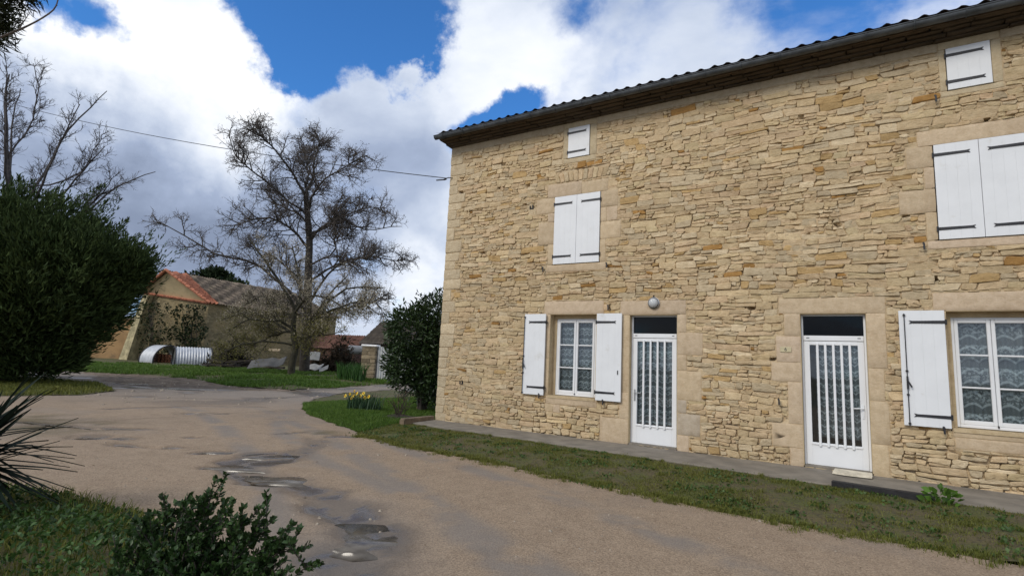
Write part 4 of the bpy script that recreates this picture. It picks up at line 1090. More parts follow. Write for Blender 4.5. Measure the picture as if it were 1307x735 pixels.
# smaller leaning tree in bud
bp2 = gnd(372, 480); D2_ = fwd(bp2)
def sp(px, py, dp=0.0): return np.array(at(px, py, D2_))+np.array([-_R0.y, _R0.x, 0])*dp
small = thing('budding_tree', 'smaller leaning mossy tree in bud, in front of the tall bare tree', 'tree', tuple(bp2))
limbs = [
 ([sp(371, 482), sp(373, 462), sp(377, 445), sp(374, 420), sp(376, 395)], .24, .15),
 ([sp(378, 446), sp(381, 440), sp(388, 420, .4), sp(402, 395, .6), sp(420, 370, .6), sp(440, 352, .4)], .15, .03),
 ([sp(374, 420), sp(365, 414), sp(357, 409, -.3), sp(340, 411, -.6), sp(325, 409, -.8), sp(308, 420, -1)], .10, .03),
 ([sp(376, 395), sp(366, 370, -.5), sp(350, 340, -1), sp(335, 318, -1.2), sp(328, 305, -1.2)], .11, .03),
 ([sp(376, 400), sp(380, 365, .5), sp(372, 335, .8), sp(365, 310, 1)], .11, .03),
 ([sp(375, 410), sp(350, 390, .8), sp(320, 375, 1.4), sp(295, 385, 1.8)], .10, .03),
 ([sp(376, 400), sp(400, 380, -.8), sp(430, 385, -1.4), sp(462, 405, -1.8)], .10, .03),
 ([sp(385, 425), sp(415, 405, -1), sp(445, 395, -1.8), sp(478, 388, -2.2)], .09, .03),
 ([sp(374, 425), sp(345, 425, 1), sp(315, 435, 1.6), sp(290, 440, 2)], .08, .03),
 ([sp(380, 430), sp(410, 430, -1.2), sp(440, 428, -2)], .08, .03),
 ([sp(374, 425), sp(345, 408, .4), sp(315, 398, .8), sp(282, 402, 1)], .09, .03),
 ([sp(373, 440), sp(340, 436, -.6), sp(312, 442, -1), sp(288, 458, -1.2)], .07, .03),
 ([sp(400, 400), sp(430, 395, .6), sp(455, 385, 1), sp(478, 400, 1.2)], .07, .03),
 ([sp(390, 415), sp(425, 372, 1), sp(455, 362, 1.6), sp(480, 362, 2)], .09, .03),
]
w0 = Wood(); w1 = Wood(); w2 = Wood(); tips = []
for i, (c_, r0, r1) in enumerate(limbs):
    pth = smooth_path(c_, 10, .03 if i else 0); w0.path(pth, np.linspace(r0, r1, 10), 7)
    if i: sprout([w1, w2, w2], tips, pth, r0*.6, 0, [(11, 1.25, .035, 4, .6, .08), (6, .62, .018, 3, .66, .05), (3, .34, .011, 3, .7, .02)])
off = w0.n; w0.V += w1.V; w0.Q += [q+off for q in w1.Q]; w0.n += w1.n
local(w0.build('trunk', M['mossbark'], None), small); cr2 = w2.build('crown', simple('bud_twigs', (.075, .060, .040), .85, .3, 2), None); local(cr2, small)
tp_ = np.array([t[0] for t in tips]); td = np.array([t[1] for t in tips]); tp_ = np.concatenate([tp_+rng.normal(0, .18*q_, tp_.shape) for q_ in (0, .7, 1, 1, 1.3, 1.6)]); td = np.concatenate([td]*6)
zz = tp_[:, 2]; hi = zz > 3.5+rng.normal(0, .9, len(zz)); k = rng.random(len(zz)) < .62
a = leaves('blossom', tp_[hi & k], unit(1) if False else td[hi & k], rng.uniform(.04, .085, (hi & k).sum()), leafmat('pale_blossom', (.27, .225, .155), (.50, .44, .33), .7, .2, .8), None, .8, .4)
a.parent = cr2
a = leaves('buds', tp_[~hi & k], td[~hi & k], rng.uniform(.05, .10, (~hi & k).sum()), leafmat('olive_bud', (.095, .092, .022), (.21, .19, .055), .7, .2, .8), None, .7, .4)
a.parent = cr2

# bare tree at the left, behind the conifer
bp3 = at(-15, 470, 27.0); bp3.z = -.12
def lp(px, py, dp=0.0): return np.array(at(px, py, 27.0))+np.array([-_R0.y, _R0.x, 0])*dp
left = thing('bare_tree', 'slender grey bare tree rising behind the big conifer at the left', 'tree', tuple(bp3))
limbs = [
 ([np.array(bp3), lp(-5, 360), lp(5, 290), lp(12, 235), lp(8, 180), lp(6, 130), lp(12, 95)], .22, .03),
 ([lp(5, 290), lp(25, 245, .6), lp(40, 205, 1), lp(58, 160, 1.2), lp(85, 125, 1.3), lp(112, 100, 1.3)], .085, .018),
 ([lp(0, 320), lp(45, 280, -.5), lp(68, 250, -.8), lp(85, 220, -1), lp(105, 190, -1.2), lp(130, 150, -1.4)], .085, .018),
 ([lp(0, 330), lp(60, 290, .8), lp(90, 255, 1.4), lp(120, 222, 1.8), lp(162, 200, 2.2)], .08, .018),
 ([lp(20, 310), lp(80, 285, -1), lp(112, 255, -1.4), lp(140, 230, -1.6), lp(168, 205, -1.8)], .07, .018),
 ([lp(10, 250), lp(30, 200, -1), lp(45, 150, -1.6), lp(50, 110, -1.8)], .07, .018),
 ([lp(10, 260), lp(-10, 200, 1), lp(-20, 140, 1.5), lp(-15, 90, 1.8)], .08, .018),
 ([lp(30, 240), lp(60, 215, 1.5), lp(80, 180, 1.9), lp(92, 150, 2)], .05, .014),
 ([lp(100, 290), lp(125, 270, -.6), lp(148, 250, -.8), lp(160, 235, -.9)], .05, .014),
 ([lp(8, 200), lp(22, 160, .6), lp(30, 110, .8), lp(25, 70, .8)], .05, .014),
]
w0 = Wood(); w1 = Wood(); tips = []
for i, (c_, r0, r1) in enumerate(limbs):
    pth = smooth_path(c_, 12, .03); w0.path(pth, np.linspace(r0, r1, 12), 6)
    sprout([w1], tips, pth, r0*.6, 0, [(17, 1.4, .020, 3, .45, .22), (7, .65, .012, 3, .5, .15), (3, .32, .008, 3, .5, .1)])
m_ = simple('grey_bark', (.075, .065, .062), .9, .4, 6)
local(w0.build('trunk', m_, None), left); local(w1.build('crown', m_, None), left)

# big dark conifer
cf = gnd(2, 487); conifer = thing('conifer', 'big dark spreading conifer overhanging the drive at the left', 'conifer', tuple(cf))
Dc = fwd(cf); sc = Dc/FPX
M['conifer'] = leafmat('conifer_needles', (.022, .040, .013), (.062, .092, .028), .7, .05, .7, spec=.15)
def inconifer(r, z, d):
    """r right, z up, d back (metres from base)"""
    return ((r+.6)/6.1)**2
lob = [(-1.6, 4.3, 0, 4.2, 2.75, 3.6), (1.3, 3.7, -.3, 2.9, 2.3, 2.8), (2.7, 4.1, .2, 1.4, 1.2, 1.6), (.3, 2.3, -.6, 3.1, 1.7, 2.6), (-2.5, 2.2, -.2, 4.0, 2.3, 3.2), (-.8, 1.1, -.4, 1.7, 1.2, 1.6), (2.0, 2.75, .1, 1.35, 1.1, 1.4), (1.1, 1.15, -.3, 1.7, .95, 1.5), (3.75, 4.35, .2, .75, .75, .8), (1.0, 4.9, .3, 1.6, 1.2, 1.6)]
PP = []; DD = []
for (cr_, cz, cd_, ra, rz, rd) in lob:
    N = int(2600*(ra*rz*rd)**.5/3.0); v = rng.normal(size=(N, 3)); v /= np.linalg.norm(v, axis=1, keepdims=True); q = v*(.62+.40*rng.random(N)[:, None]**.6)
    q *= (1+.55*(fbm(v[:, 0]*5+cr_*3, v[:, 1]*5+v[:, 2]*6, 101, 2)-.55))[:, None]
    PP.append(np.stack([cr_+q[:, 0]*ra, cz+q[:, 2]*rz, cd_+q[:, 1]*rd], -1)); DD.append(np.stack([v[:, 0]*.8, v[:, 2]*.55+.62, v[:, 1]*.8], -1))
PP = np.concatenate(PP); DD = np.concatenate(DD); keep = PP[:, 1] > .15; PP = PP[keep]; DD = DD[keep]
u_ = np.array([_R0.x, _R0.y, 0]); bk = np.array([-_R0.y, _R0.x, 0])
W_ = PP[:, :1]*u_+PP[:, 2:3]*bk+PP[:, 1:2]*np.array([0, 0, 1.]); Dw = DD[:, :1]*u_+DD[:, 2:3]*bk+DD[:, 1:2]*np.array([0, 0, 1.])
reps = 5; Wr = np.repeat(W_, reps, 0)+rng.normal(0, .09, (len(W_)*reps, 3)); Dr = np.repeat(Dw, reps, 0)+rng.normal(0, .30, (len(W_)*reps, 3)); Dr /= np.linalg.norm(Dr, axis=1, keepdims=True)
NP_ = 1100; ii = rng.integers(0, len(W_), NP_); jj = np.repeat(ii, 34); t_ = np.tile(np.linspace(0, 1, 34), NP_); Lp = np.repeat(rng.uniform(.6, 1.55, NP_)*rng.choice([.6, 1.], NP_), 34)
ax_ = Dw[ii]+rng.normal(0, .26, (NP_, 3))+np.array([0, 0, .25]); ax_ /= np.linalg.norm(ax_, axis=1, keepdims=True); ax_ = np.repeat(ax_, 34, 0); rad_ = (.24*(1-t_)**.8+.02)[:, None]*rng.normal(0, .7, (len(jj), 3))
Pw = W_[jj]+ax_*(t_*Lp)[:, None]+rad_; Pd = ax_+rng.normal(0, .35, Pw.shape); Pd /= np.linalg.norm(Pd, axis=1, keepdims=True)
big = np.nonzero((W_[:, 2] > 2.2) & ((PP[:, 0] > 1.2) | (PP[:, 1] > 5.0)))[0]; ii = rng.choice(big, 85); nl_ = 150; jj = np.repeat(ii, nl_); t_ = np.tile(np.linspace(0, 1, nl_), 85); Lp = np.repeat(rng.uniform(.9, 1.7, 85), nl_)
ax_ = Dw[ii]*.8+rng.normal(0, .18, (85, 3))+u_*.15+np.array([0, 0, .55]); ax_ /= np.linalg.norm(ax_, axis=1, keepdims=True); ax_ = np.repeat(ax_, nl_, 0); Pb = W_[jj]+ax_*(t_*Lp-.2)[:, None]+(.30*(1-t_)**.7+.03)[:, None]*rng.normal(0, .62, (len(jj), 3)); Bd = ax_+rng.normal(0, .33, Pb.shape); Bd /= np.linalg.norm(Bd, axis=1, keepdims=True)
Pw = np.concatenate([Pw, Pb]); Pd = np.concatenate([Pd, Bd])
Wr = np.concatenate([Wr, Pw]); Dr = np.concatenate([Dr, Pd]); sz_ = np.concatenate([rng.uniform(.16, .36, len(Wr)-len(Pw)), rng.uniform(.10, .24, len(Pw))])
leaves('crown', Wr, Dr, sz_, M['conifer'], conifer, .20, .3)
w0 = Wood(); w0.path(smooth_path([(0, 0, -.1), (-.1, 0, 1.2), (-.3, .1, 3), (-.5, 0, 5)], 8), np.linspace(.32, .06, 8), 8)
for (cr_, cz, cd_, ra, rz, rd) in lob:
    w0.path(smooth_path([(0, 0, .6), tuple(u_*cr_*.4+bk*cd_*.4+np.array([0, 0, .6+cz*.35])), tuple(u_*cr_+bk*cd_+np.array([0, 0, cz]))], 7), np.linspace(.12, .03, 7), 6)
w0.build('trunk', M['bark'], conifer)

# evergreen shrub at the house corner
eb = Vector((-2.35, 2.2, -.1)); shrub = thing('evergreen_shrub', 'tall dark glossy evergreen shrub against the left corner of the house', 'shrub', tuple(eb))
M['shrub'] = leafmat('glossy_dark_leaf', (.016, .034, .011), (.045, .076, .026), .38, .06, 1.2, spec=.4)
lob = [(-.1, 2.1, 0, 1.0, 1.2, 1.0), (.35, 2.75, .1, .75, .75, .8), (-.45, 2.35, -.1, .75, .65, .75), (.1, 1.1, 0, 1.05, .85, .95), (-.55, 1.35, .1, .7, .65, .7), (.55, 1.6, 0, .75, 1.0, .8), (.5, .75, 0, .7, .6, .7)]
PP = []; DD = []
for (cr_, cz, cd_, ra, rz, rd) in lob:
    N = 1900; v = rng.normal(size=(N, 3)); v /= np.linalg.norm(v, axis=1, keepdims=True); q = v*(.45+.62*rng.random(N)[:, None]**.7)
    q *= (1+.35*(vnoise(v[:, 0]*4+cr_*3, v[:, 1]*4+v[:, 2]*5, 111)-.5))[:, None]
    PP.append((cr_+q[:, :1]*ra)*u_+(cd_+q[:, 1:2]*rd)*bk+(cz+q[:, 2:]*rz)*np.array([0, 0, 1.])); DD.append(v[:, :1]*u_+v[:, 1:2]*bk+(v[:, 2:]*.6+.15)*np.array([0, 0, 1.]))
PP = np.concatenate(PP); DD = np.concatenate(DD)+rng.normal(0, .55, (sum(len(x) for x in DD), 3)); DD /= np.linalg.norm(DD, axis=1, keepdims=True)
ok = PP[:, 2] > .1; leaves('crown', PP[ok], DD[ok], rng.uniform(.10, .19, ok.sum()), M['shrub'], shrub, .34, .3)
w0 = Wood()
for i in range(9):
    a = rng.random()*6.28; r = rng.uniform(.2, .9); w0.path(smooth_path([(math.cos(a)*.08, math.sin(a)*.08, -.05), (math.cos(a)*r*.4, math.sin(a)*r*.4, .9), (math.cos(a)*r, math.sin(a)*r, 2.3)], 7), np.linspace(.05, .012, 7), 6)
w0.build('trunk', M['bark'], shrub)

# daffodils
dq = gnd(465, 522, -.05); daf = thing('daffodil_clump', 'clump of yellow daffodils flowering in the grass island', 'flowers', (dq.x, dq.y, -.07))
N = 260; a = rng.random(N)*6.28; r = rng.random(N)**.6*.45; P = np.stack([np.cos(a)*r*1.1, np.sin(a)*r, np.zeros(N)], -1)
blades('leaves', P, .42, .022, leafmat('daffodil_leaf', (.022, .055, .025), (.05, .10, .045), .5, .2, 3), .45, parent=daf, kind=None)
ym = simple('daffodil_yellow', (.80, .62, .06), .5, .1, 20); om = simple('daffodil_cup', (.80, .42, .03), .5, .1, 20); stm = simple('daffodil_stem', (.05, .10, .03), .6)
for px, py in ((447, 503), (452, 505), (456, 502), (460, 505), (464, 502), (449, 508), (458, 507), (471, 506), (453, 499), (466, 507), (441, 505)):
    q = at(px, py, fwd(daf.location)+random.uniform(-.3, .3))-Vector(daf.location); s_ = MB()
    s_.tube([(q.x*.6, q.y*.6, 0), (q.x*.9, q.y*.9, q.z*.7), tuple(q)], .006, 5); st_ = s_.build('flower', stm, daf)
    f_ = MB(); fd = Vector((random.gauss(0, .5), -1, random.gauss(.2, .2))).normalized(); a1 = fd.orthogonal().normalized(); a2 = fd.cross(a1)
    for k in range(6):
        an = k*math.pi/3; d = a1*math.cos(an)+a2*math.sin(an); e2 = fd.cross(d); c0 = q
        f_.add([c0, c0+d*.028+e2*.020+fd*.004, c0+d*.060+fd*.01, c0+d*.028-e2*.020+fd*.004], [(0, 1, 2, 3)])
    f_.build('petals', ym, st_, normals=False)
    c_ = MB(); ring0 = [q+(a1*math.cos(t)+a2*math.sin(t))*.012+fd*.004 for t in np.arange(8)*math.pi/4]; ring1 = [q+(a1*math.cos(t)+a2*math.sin(t))*.021+fd*.035 for t in np.arange(8)*math.pi/4]
    c_.add(ring0+ring1, [(i, (i+1) % 8, 8+(i+1) % 8, 8+i) for i in range(8)]); c_.build('cup', om, st_, normals=False)

# bare rose bush on a dug bed, iris leaves by the gate post
rq = gnd(508, 534, -.07); rose = thing('bare_rose_bush', 'small leafless rose bush on dug soil beside the daffodils', 'bush', (rq.x, rq.y, -.08))
w0 = Wood()
for i in range(9):
    a = rng.random()*6.28; h = rng.uniform(.35, .75); r = rng.uniform(.12, .4); pth = smooth_path([(0, 0, -.04), (math.cos(a)*r*.5, math.sin(a)*r*.5, h*.5), (math.cos(a)*r, math.sin(a)*r, h)], 7, .015)
    w0.path(pth, np.linspace(.014, .005, 7), 5)
    for j in range(4):
        p0 = pth[rng.integers(2, 6)]; w0.path(np.array([p0, p0+rng.normal(0, .06, 3)+[0, 0, .08], p0+rng.normal(0, .09, 3)+[0, 0, .16]]), [.006, .005, .002], 4)
w0.build('stems', simple('rose_stem', (.06, .04, .03), .8), rose)
N = 90; leaves('young_leaves', rng.normal(0, .2, (N, 3))*[1, 1, .6]+[0, 0, .40], rdirs(N, .2), rng.uniform(.025, .05, N), leafmat('rose_leaf', (.06, .035, .015), (.10, .09, .03), .6, .1, 3), rose, .6)
so_ = MB(); R_ = 7; vs = []; N = 22
for k in range(R_):
    for i in range(N):
        t = 6.283*i/N; r = .78*k/(R_-1)*(1+.2*math.sin(3*t+1)); vs.append((rq.x+math.cos(t)*r*1.2+.1, rq.y+math.sin(t)*r*.8, -.135+.16*(1-(k/(R_-1))**2)+random.gauss(0, .014)))
so_.add(vs, [(k*N+i, k*N+(i+1) % N, (k+1)*N+(i+1) % N, (k+1)*N+i) for k in range(R_-1) for i in range(N)])
tag(so_.build('soil_mound', simple('dark_soil', (.035, .026, .018), .95, .4, 14, bump=.02, bscale=30), normals=False), kind='structure')
iq = gnd(448, 487); iris = thing('iris_clump', 'clump of upright green iris leaves left of the stone gate post', 'plant', tuple(iq))
N = 420; a = rng.random(N)*6.28; r = rng.random(N)**.5; blades('leaves', np.stack([np.cos(a)*r*1.0, np.sin(a)*r*.5, np.zeros(N)], -1), .95, .05, leafmat('iris_leaf', (.025, .075, .015), (.055, .125, .03), .5, .2, 2), .35, parent=iris, kind=None)

# tree behind the barn
def crown_tree(name, label, cat, base, lobes, N, size, mat, aspect=.5, trunk=.3, bark=None, up=.3):
    t = thing(name, label, cat, tuple(base)); PP = []; DD = []
    for (cr_, cz, cd_, ra, rz, rd) in lobes:
        v = rng.normal(size=(N, 3)); v /= np.linalg.norm(v, axis=1, keepdims=True); q = v*(.4+.66*rng.random(N)[:, None]**.7)
        q *= (1+.5*(vnoise(v[:, 0]*3+cr_*3, v[:, 1]*3+v[:, 2]*4, 121)-.5))[:, None]
        PP.append((cr_+q[:, :1]*ra)*u_+(cd_+q[:, 1:2]*rd)*bk+(cz+q[:, 2:]*rz)*np.array([0, 0, 1.])); DD.append(v[:, :1]*u_+v[:, 1:2]*bk+(v[:, 2:]*.6+up)*np.array([0, 0, 1.]))
    PP = np.concatenate(PP); DD = np.concatenate(DD)+rng.normal(0, .45, (len(PP), 3)); DD /= np.linalg.norm(DD, axis=1, keepdims=True)
    leaves('crown', PP, DD, rng.uniform(.7, 1.3, len(PP))*size, mat, t, aspect, .3)
    w0 = Wood(); top = np.mean([l[1] for l in lobes])
    w0.path(smooth_path([(0, 0, -.2), (.05, 0, top*.5), (0, .1, top)], 8), np.linspace(trunk, trunk*.3, 8), 8)
    for (cr_, cz, cd_, ra, rz, rd) in lobes: w0.path(smooth_path([(0, 0, top*.35), tuple(u_*cr_*.5+bk*cd_*.5+np.array([0, 0, (top*.35+cz)*.5+.3])), tuple(u_*cr_+bk*cd_+np.array([0, 0, cz]))], 7), np.linspace(trunk*.45, .03, 7), 6)
    w0.build('trunk', bark or M['bark'], t); return t
q = at(262, 455, 66); q.z = -.1
M['evergreen'] = leafmat('far_evergreen', (.012, .024, .008), (.030, .050, .016), .7, .05, .5)
crown_tree('evergreen_tree', 'round topped dark evergreen tree rising behind the barn roof', 'tree', q, [(-.6, 9.2, 0, 3.0, 2.0, 2.4), (1.8, 8.6, 0, 2.6, 1.7, 2.2), (-2.6, 8.6, 0, 1.6, 1.4, 1.6), (3.8, 7.9, .3, 1.5, 1.2, 1.5), (.2, 10.4, 0, 1.6, 1.0, 1.4), (0, 6.4, 0, 4, 2.2, 2.5)], 1500, .5, M['evergreen'], .55, .4)
# pine whose bough reaches into the top left corner
q = at(-190, 560, 8.5); q.z = -.12
def pp(px, py, D): return np.array(at(px, py, D))-np.array(q)
pine = thing('pine_tree', 'pine bough with a bare twig hanging in from the upper left corner', 'tree', tuple(q))
w0 = Wood(); w0.path(smooth_path([(0, 0, -.1), (.05, 0, 3), pp(-185, -150, 8.5)], 9), np.linspace(.22, .10, 9), 9)
w0.path(smooth_path([pp(-185, 60, 8.5), pp(-90, 10, 8.0), pp(-20, 5, 7.7), pp(30, -20, 7.6)], 9), np.linspace(.09, .02, 9), 7)
w0.path(smooth_path([pp(-185, -20, 8.5), pp(-90, -40, 8.2), pp(-10, -50, 8.0), pp(40, -60, 8.0)], 9), np.linspace(.09, .02, 9), 7)
w0.build('trunk', M['bark'], pine)
PP = []
for (px, py, rr, N) in ((-20, 10, .42, 700), (10, -8, .34, 600), (-15, 40, .30, 450), (32, -22, .30, 450), (-60, 20, .6, 500), (-40, -60, .7, 500), (30, -80, .6, 400), (0, 28, .2, 250)):
    c_ = pp(px, py, 7.7); v = rng.normal(size=(N, 3)); v /= np.linalg.norm(v, axis=1, keepdims=True); PP.append(c_+v*rr*rng.random(N)[:, None]**.5)
PP = np.concatenate(PP); DD = rng.normal(size=PP.shape)+np.array([.5*u_[0], .5*u_[1], -.2]); DD /= np.linalg.norm(DD, axis=1, keepdims=True)
leaves('crown', PP, DD, rng.uniform(.10, .20, len(PP)), leafmat('pine_needles', (.014, .020, .006), (.035, .045, .014), .6, .1, 2), pine, .09, .2)
w0 = Wood(); tpth = smooth_path([pp(-30, 60, 7.7), pp(18, 41, 7.5), pp(32, 35, 7.5), pp(53, 24, 7.45), pp(70, 11, 7.4), pp(75, -5, 7.4)], 14); w0.path(tpth, np.linspace(.018, .007, 14), 6)
w0.path(smooth_path([pp(24, 38, 7.5), pp(33, 24, 7.5), pp(40, 14, 7.5)], 6), np.linspace(.008, .003, 6), 5)
for i in (6, 9, 11): w0.path(np.array([tpth[i]-[0, 0, .012], tpth[i], tpth[i]+[0, 0, .012]]), [.004, .014, .004], 6)
w0.build('bare_twig', M['twig'], pine)

# yucca at the left edge
q = at(-62, 640, 4.6); q.z = -.1
yc = thing('yucca', 'spiky dark yucca poking in at the left edge', 'yucca', tuple(q))
ctr = np.array(at(-42, 575, 4.6))-np.array(q); V = []; Q = []; T = []; n0 = 0
for i in range(230):
    az = rng.random()*6.28; el = rng.uniform(-.75, 1.2); L = rng.uniform(.45, .82); d = np.array([math.cos(az)*math.cos(el), math.sin(az)*math.cos(el), math.sin(el)])
    s_ = unit(np.cross(d, [0, 0, 1.]))*.030; sag = np.array([0, 0, -.10*L*math.cos(el)]); up_ = unit(np.cross(s_, d))*.006
    c0 = ctr+np.array([0, 0, rng.uniform(-.18, .12)]); ts = (0, .35, .7, 1.0); ws = (.9, 1.15, .75, .05)
    for t, w_ in zip(ts, ws):
        p = c0+d*(.05+L*t)+sag*t*t; V += [p-s_*w_+up_, p, p+s_*w_+up_]
    for k in range(3):
        a = n0+k*3; Q += [(a, a+1, a+4, a+3), (a+1, a+2, a+5, a+4)]
    n0 += 12
mesh_np('leaves', V, [np.array(Q)], leafmat('yucca_leaf', (.008, .016, .010), (.018, .030, .020), .75, .05, 3, spec=.15), yc, np.repeat(rng.random(230), 12)[:, None]*np.ones(3))
w0 = Wood(); w0.path(smooth_path([(0, 0, -.1), ctr*.5, ctr], 6), np.linspace(.09, .07, 6), 9); w0.build('trunk', M['bark'], yc)

# near bush and the ground cover at the bottom left
M['box'] = leafmat('bush_leaf', (.014, .036, .010), (.044, .085, .022), .42, .15, 4, spec=.35)
bq = at(215, 760, 2.45); bq.z = -.1
bush = thing('leafy_bush', 'dark green small leaved bush at the bottom edge of the view', 'bush', tuple(bq))
w0 = Wood(); LP = []; LD = []
def btip(px, py, D): return np.array(at(px, py, D))-np.array(bq)
stems = [(268, 626, 2.42), (255, 640, 2.45), (235, 645, 2.4), (292, 650, 2.4), (215, 655, 2.5), (275, 660, 2.5), (195, 668, 2.45), (348, 664, 2.35), (330, 676, 2.35), (310, 690, 2.4), (345, 690, 2.3), (378, 692, 2.3), (398, 722, 2.25), (365, 715, 2.3), (340, 715, 2.3),
         (240, 690, 2.35), (270, 700, 2.35), (200, 700, 2.4), (165, 690, 2.5), (150, 712, 2.45), (225, 720, 2.3), (300, 720, 2.3), (180, 725, 2.3), (260, 735, 2.2), (320, 740, 2.2), (380, 745, 2.2), (130, 735, 2.4), (280, 675, 2.55), (250, 665, 2.6), (230, 680, 2.5), (310, 665, 2.4), (205, 745, 2.2), (350, 750, 2.15), (285, 755, 2.15), (240, 760, 2.1)]
for (px, py, D) in stems:
    tip = btip(px, py, D); root = np.array([rng.normal(0, .08), rng.normal(0, .08), 0]); midp = root*.4+tip*.55+np.array([0, 0, .05])
    pth = smooth_path([root, midp, tip], 14, .006); w0.path(pth, np.linspace(.009, .0025, 14), 5)
    br = [pth]
    for j in range(13):
        i = rng.integers(5, 13); d = unit(unit(pth[i+1]-pth[i])*.7+rng.normal(0, .55, 3)+[0, 0, .15]); L = rng.uniform(.06, .16); p2 = smooth_path([pth[i], pth[i]+d*L*.5, pth[i]+d*L+np.array([0, 0, .015])], 6); w0.path(p2, np.linspace(.004, .0015, 6), 4); br.append(p2)
    for bi, p2 in enumerate(br):
        s0 = .45 if bi == 0 else .1; cnt = 60 if bi == 0 else 30
        for c_ in range(cnt):
            t = (s0+(1-s0)*rng.random())*(len(p2)-1); i = min(int(t), len(p2)-2); p = p2[i]+(p2[i+1]-p2[i])*(t-i); d = unit(p2[i+1]-p2[i])
            o = rng.normal(size=3); o -= d*o.dot(d); LP.append(p); LD.append(unit(unit(o)*.8+d*.65+[0, 0, .15]))
leaves('foliage', LP, LD, rng.uniform(.018, .034, len(LP)), M['box'], bush, .62, .35)
w0.build('stems', M['bark'], bush)

N = 42000; X = rng.uniform(-3, 7.5, N); Y = rng.uniform(-10.5, -6.2, N); k = near_mask(X, Y) & (np.hypot(X-CAM.x, Y-CAM.y) > 1.7); X = X[k]; Y = Y[k]
hgt = .03+.30*fbm(X*1.6, Y*1.6, 131, 4)*sstep(polydist(X, Y, near_poly[:7]), .0, .7)
P = np.stack([X, Y, nz_(X, Y)+hgt*rng.random(len(X))**.5], -1)
tag(leaves('ground_cover', P, rdirs(len(X), .3), rng.uniform(.025, .06, len(X)), leafmat('ground_cover_leaf', (.016, .046, .010), (.054, .11, .022), .5, .2, 1.5), None, .5, .3), 'dense low green ground cover at the lower left corner', 'ground cover', kind='stuff')
k = rng.random(len(X)) < .6
blades('lawn_grass', np.stack([X[k], Y[k], nz_(X[k], Y[k])], -1), .14, .008, M['grass'], .7, 'rough dark grass among the ground cover at the lower left')

# ================================================================== BARN AND YARD
def V3(p): return np.array(p, float)
A0 = at(172, 455, 49); B0 = at(258, 455, 47.5); E0 = at(425, 455, 60.5); A0.z = B0.z = E0.z = -.15
zA = at(187, 372, 49).z; zB = at(262, 385, 47.5).z; zE = zB-.1
Pk = at(215, 347, 48.2); Qk = at(372, 374, 64.5); Fk = at(330, 455, 68); Fk.z = -.15
barn = thing('stone_barn', 'old stone barn with a red tiled gable end and mossy grey tiled roof', 'barn', tuple(A0))
def blocal(o): o.parent = barn; o.matrix_parent_inverse = Matrix.Translation(-barn.location); return o
m, n, b = newmat('weathered_barn_stone'); p = n.pos()
wp = n.vmath('MULTIPLY', n.vmath('ADD', p, n.vmath('SCALE', n.new('ShaderNodeTexNoise').outputs['Color'], .12)), (1.0, 1.0, 1.9))
v_ = n.voro(wp, 3.1, 'DISTANCE_TO_EDGE'); vc = n.voro(wp, 3.1, out='Color'); rv = n.math('FRACT', n.math('MULTIPLY', n.vmath('DOT_PRODUCT', vc, (1, 1, 1), 1), 2.3))
c = n.mix(rv, (.20, .160, .085), (.36, .29, .165)); c = n.mix(n.ramp(v_, .0, .06, .55, 0), c, (.10, .085, .06))
c = n.mix(n.ramp(n.noise(p, .45, 6, .65), .45, .62, 0, .8), c, (.36, .275, .14)); c = n.mix(n.ramp(n.noise(p, .8, 6, .7), .54, .68, 0, .75), c, (.075, .070, .045))
n.put(b.inputs['Base Color'], c); b.inputs['Roughness'].default_value = .95; n.put(b.inputs['Normal'], n.bump(n.math('ADD', n.ramp(v_, 0, .08), n.noise(p, 8, 5)), .8, .05)); M['barnstone'] = m
M['render'] = simple('old_beige_render', (.48, .375, .22), .95, .2, .6, bump=.01, bscale=12, dirt=((.22, .17, .10), .9, .56))
M['ochre'] = simple('ochre_render', (.30, .185, .085), .95, .3, .5, bump=.01, bscale=10, dirt=((.17, .12, .07), .7, .52))
M['redtile'] = simple('red_clay_tiles', (.46, .17, .095), .85, .45, 5, bump=.01, bscale=20, dirt=((.52, .30, .21), 3.5, .55))
M['greytile'] = simple('mossy_grey_tiles', (.20, .155, .115), .95, .4, 2, bump=.015, bscale=14, dirt=((.10, .095, .05), 1.2, .52))
def quadwall(pts, name, mat, parent_fn, th=.0):
    b = MB(); b.add(pts, [tuple(range(len(pts)))]); return parent_fn(b.build(name, mat, normals=False))
def up(p, z): return (p[0], p[1], z)
gz = lambda t: zA+(zB-zA)*t
Av, Bv, Ev, Fv = map(Vector, (A0, B0, E0, Fk)); Gv = Av+(Fv-Bv)*.95; Gv.z = -.15
shell = MB()
shell.add([tuple(Av), tuple(Bv), up(Bv, zB), up(Av, zA)], [(0, 1, 2, 3)]); shell.add([tuple(Bv), tuple(Ev), up(Ev, zE), up(Bv, zB)], [(0, 1, 2, 3)])
shell.add([tuple(Ev), tuple(Fv), up(Fv, zA), tuple(Qk-Vector((0, 0, .2))), up(Ev, zE)], [(0, 1, 2, 3, 4)]); shell.add([tuple(Fv), tuple(Av), up(Av, zA), up(Fv, zA)], [(0, 1, 2, 3)])
blocal(shell.build('wall', M['barnstone'], normals=False))
fdir = (Bv-Av).normalized(); fn = Vector((fdir.y, -fdir.x, 0)).normalized()
b = MB(); o_ = fn*.03
b.add([up(Av+o_, zA), up(Bv+o_, zB), tuple(Pk+o_), up(Av, zA), up(Bv, zB), tuple(Pk)], [(0, 1, 2), (3, 5, 4), (0, 3, 4, 1), (1, 4, 5, 2), (2, 5, 3, 0)])
blocal(b.build('gable_panel', M['render']))
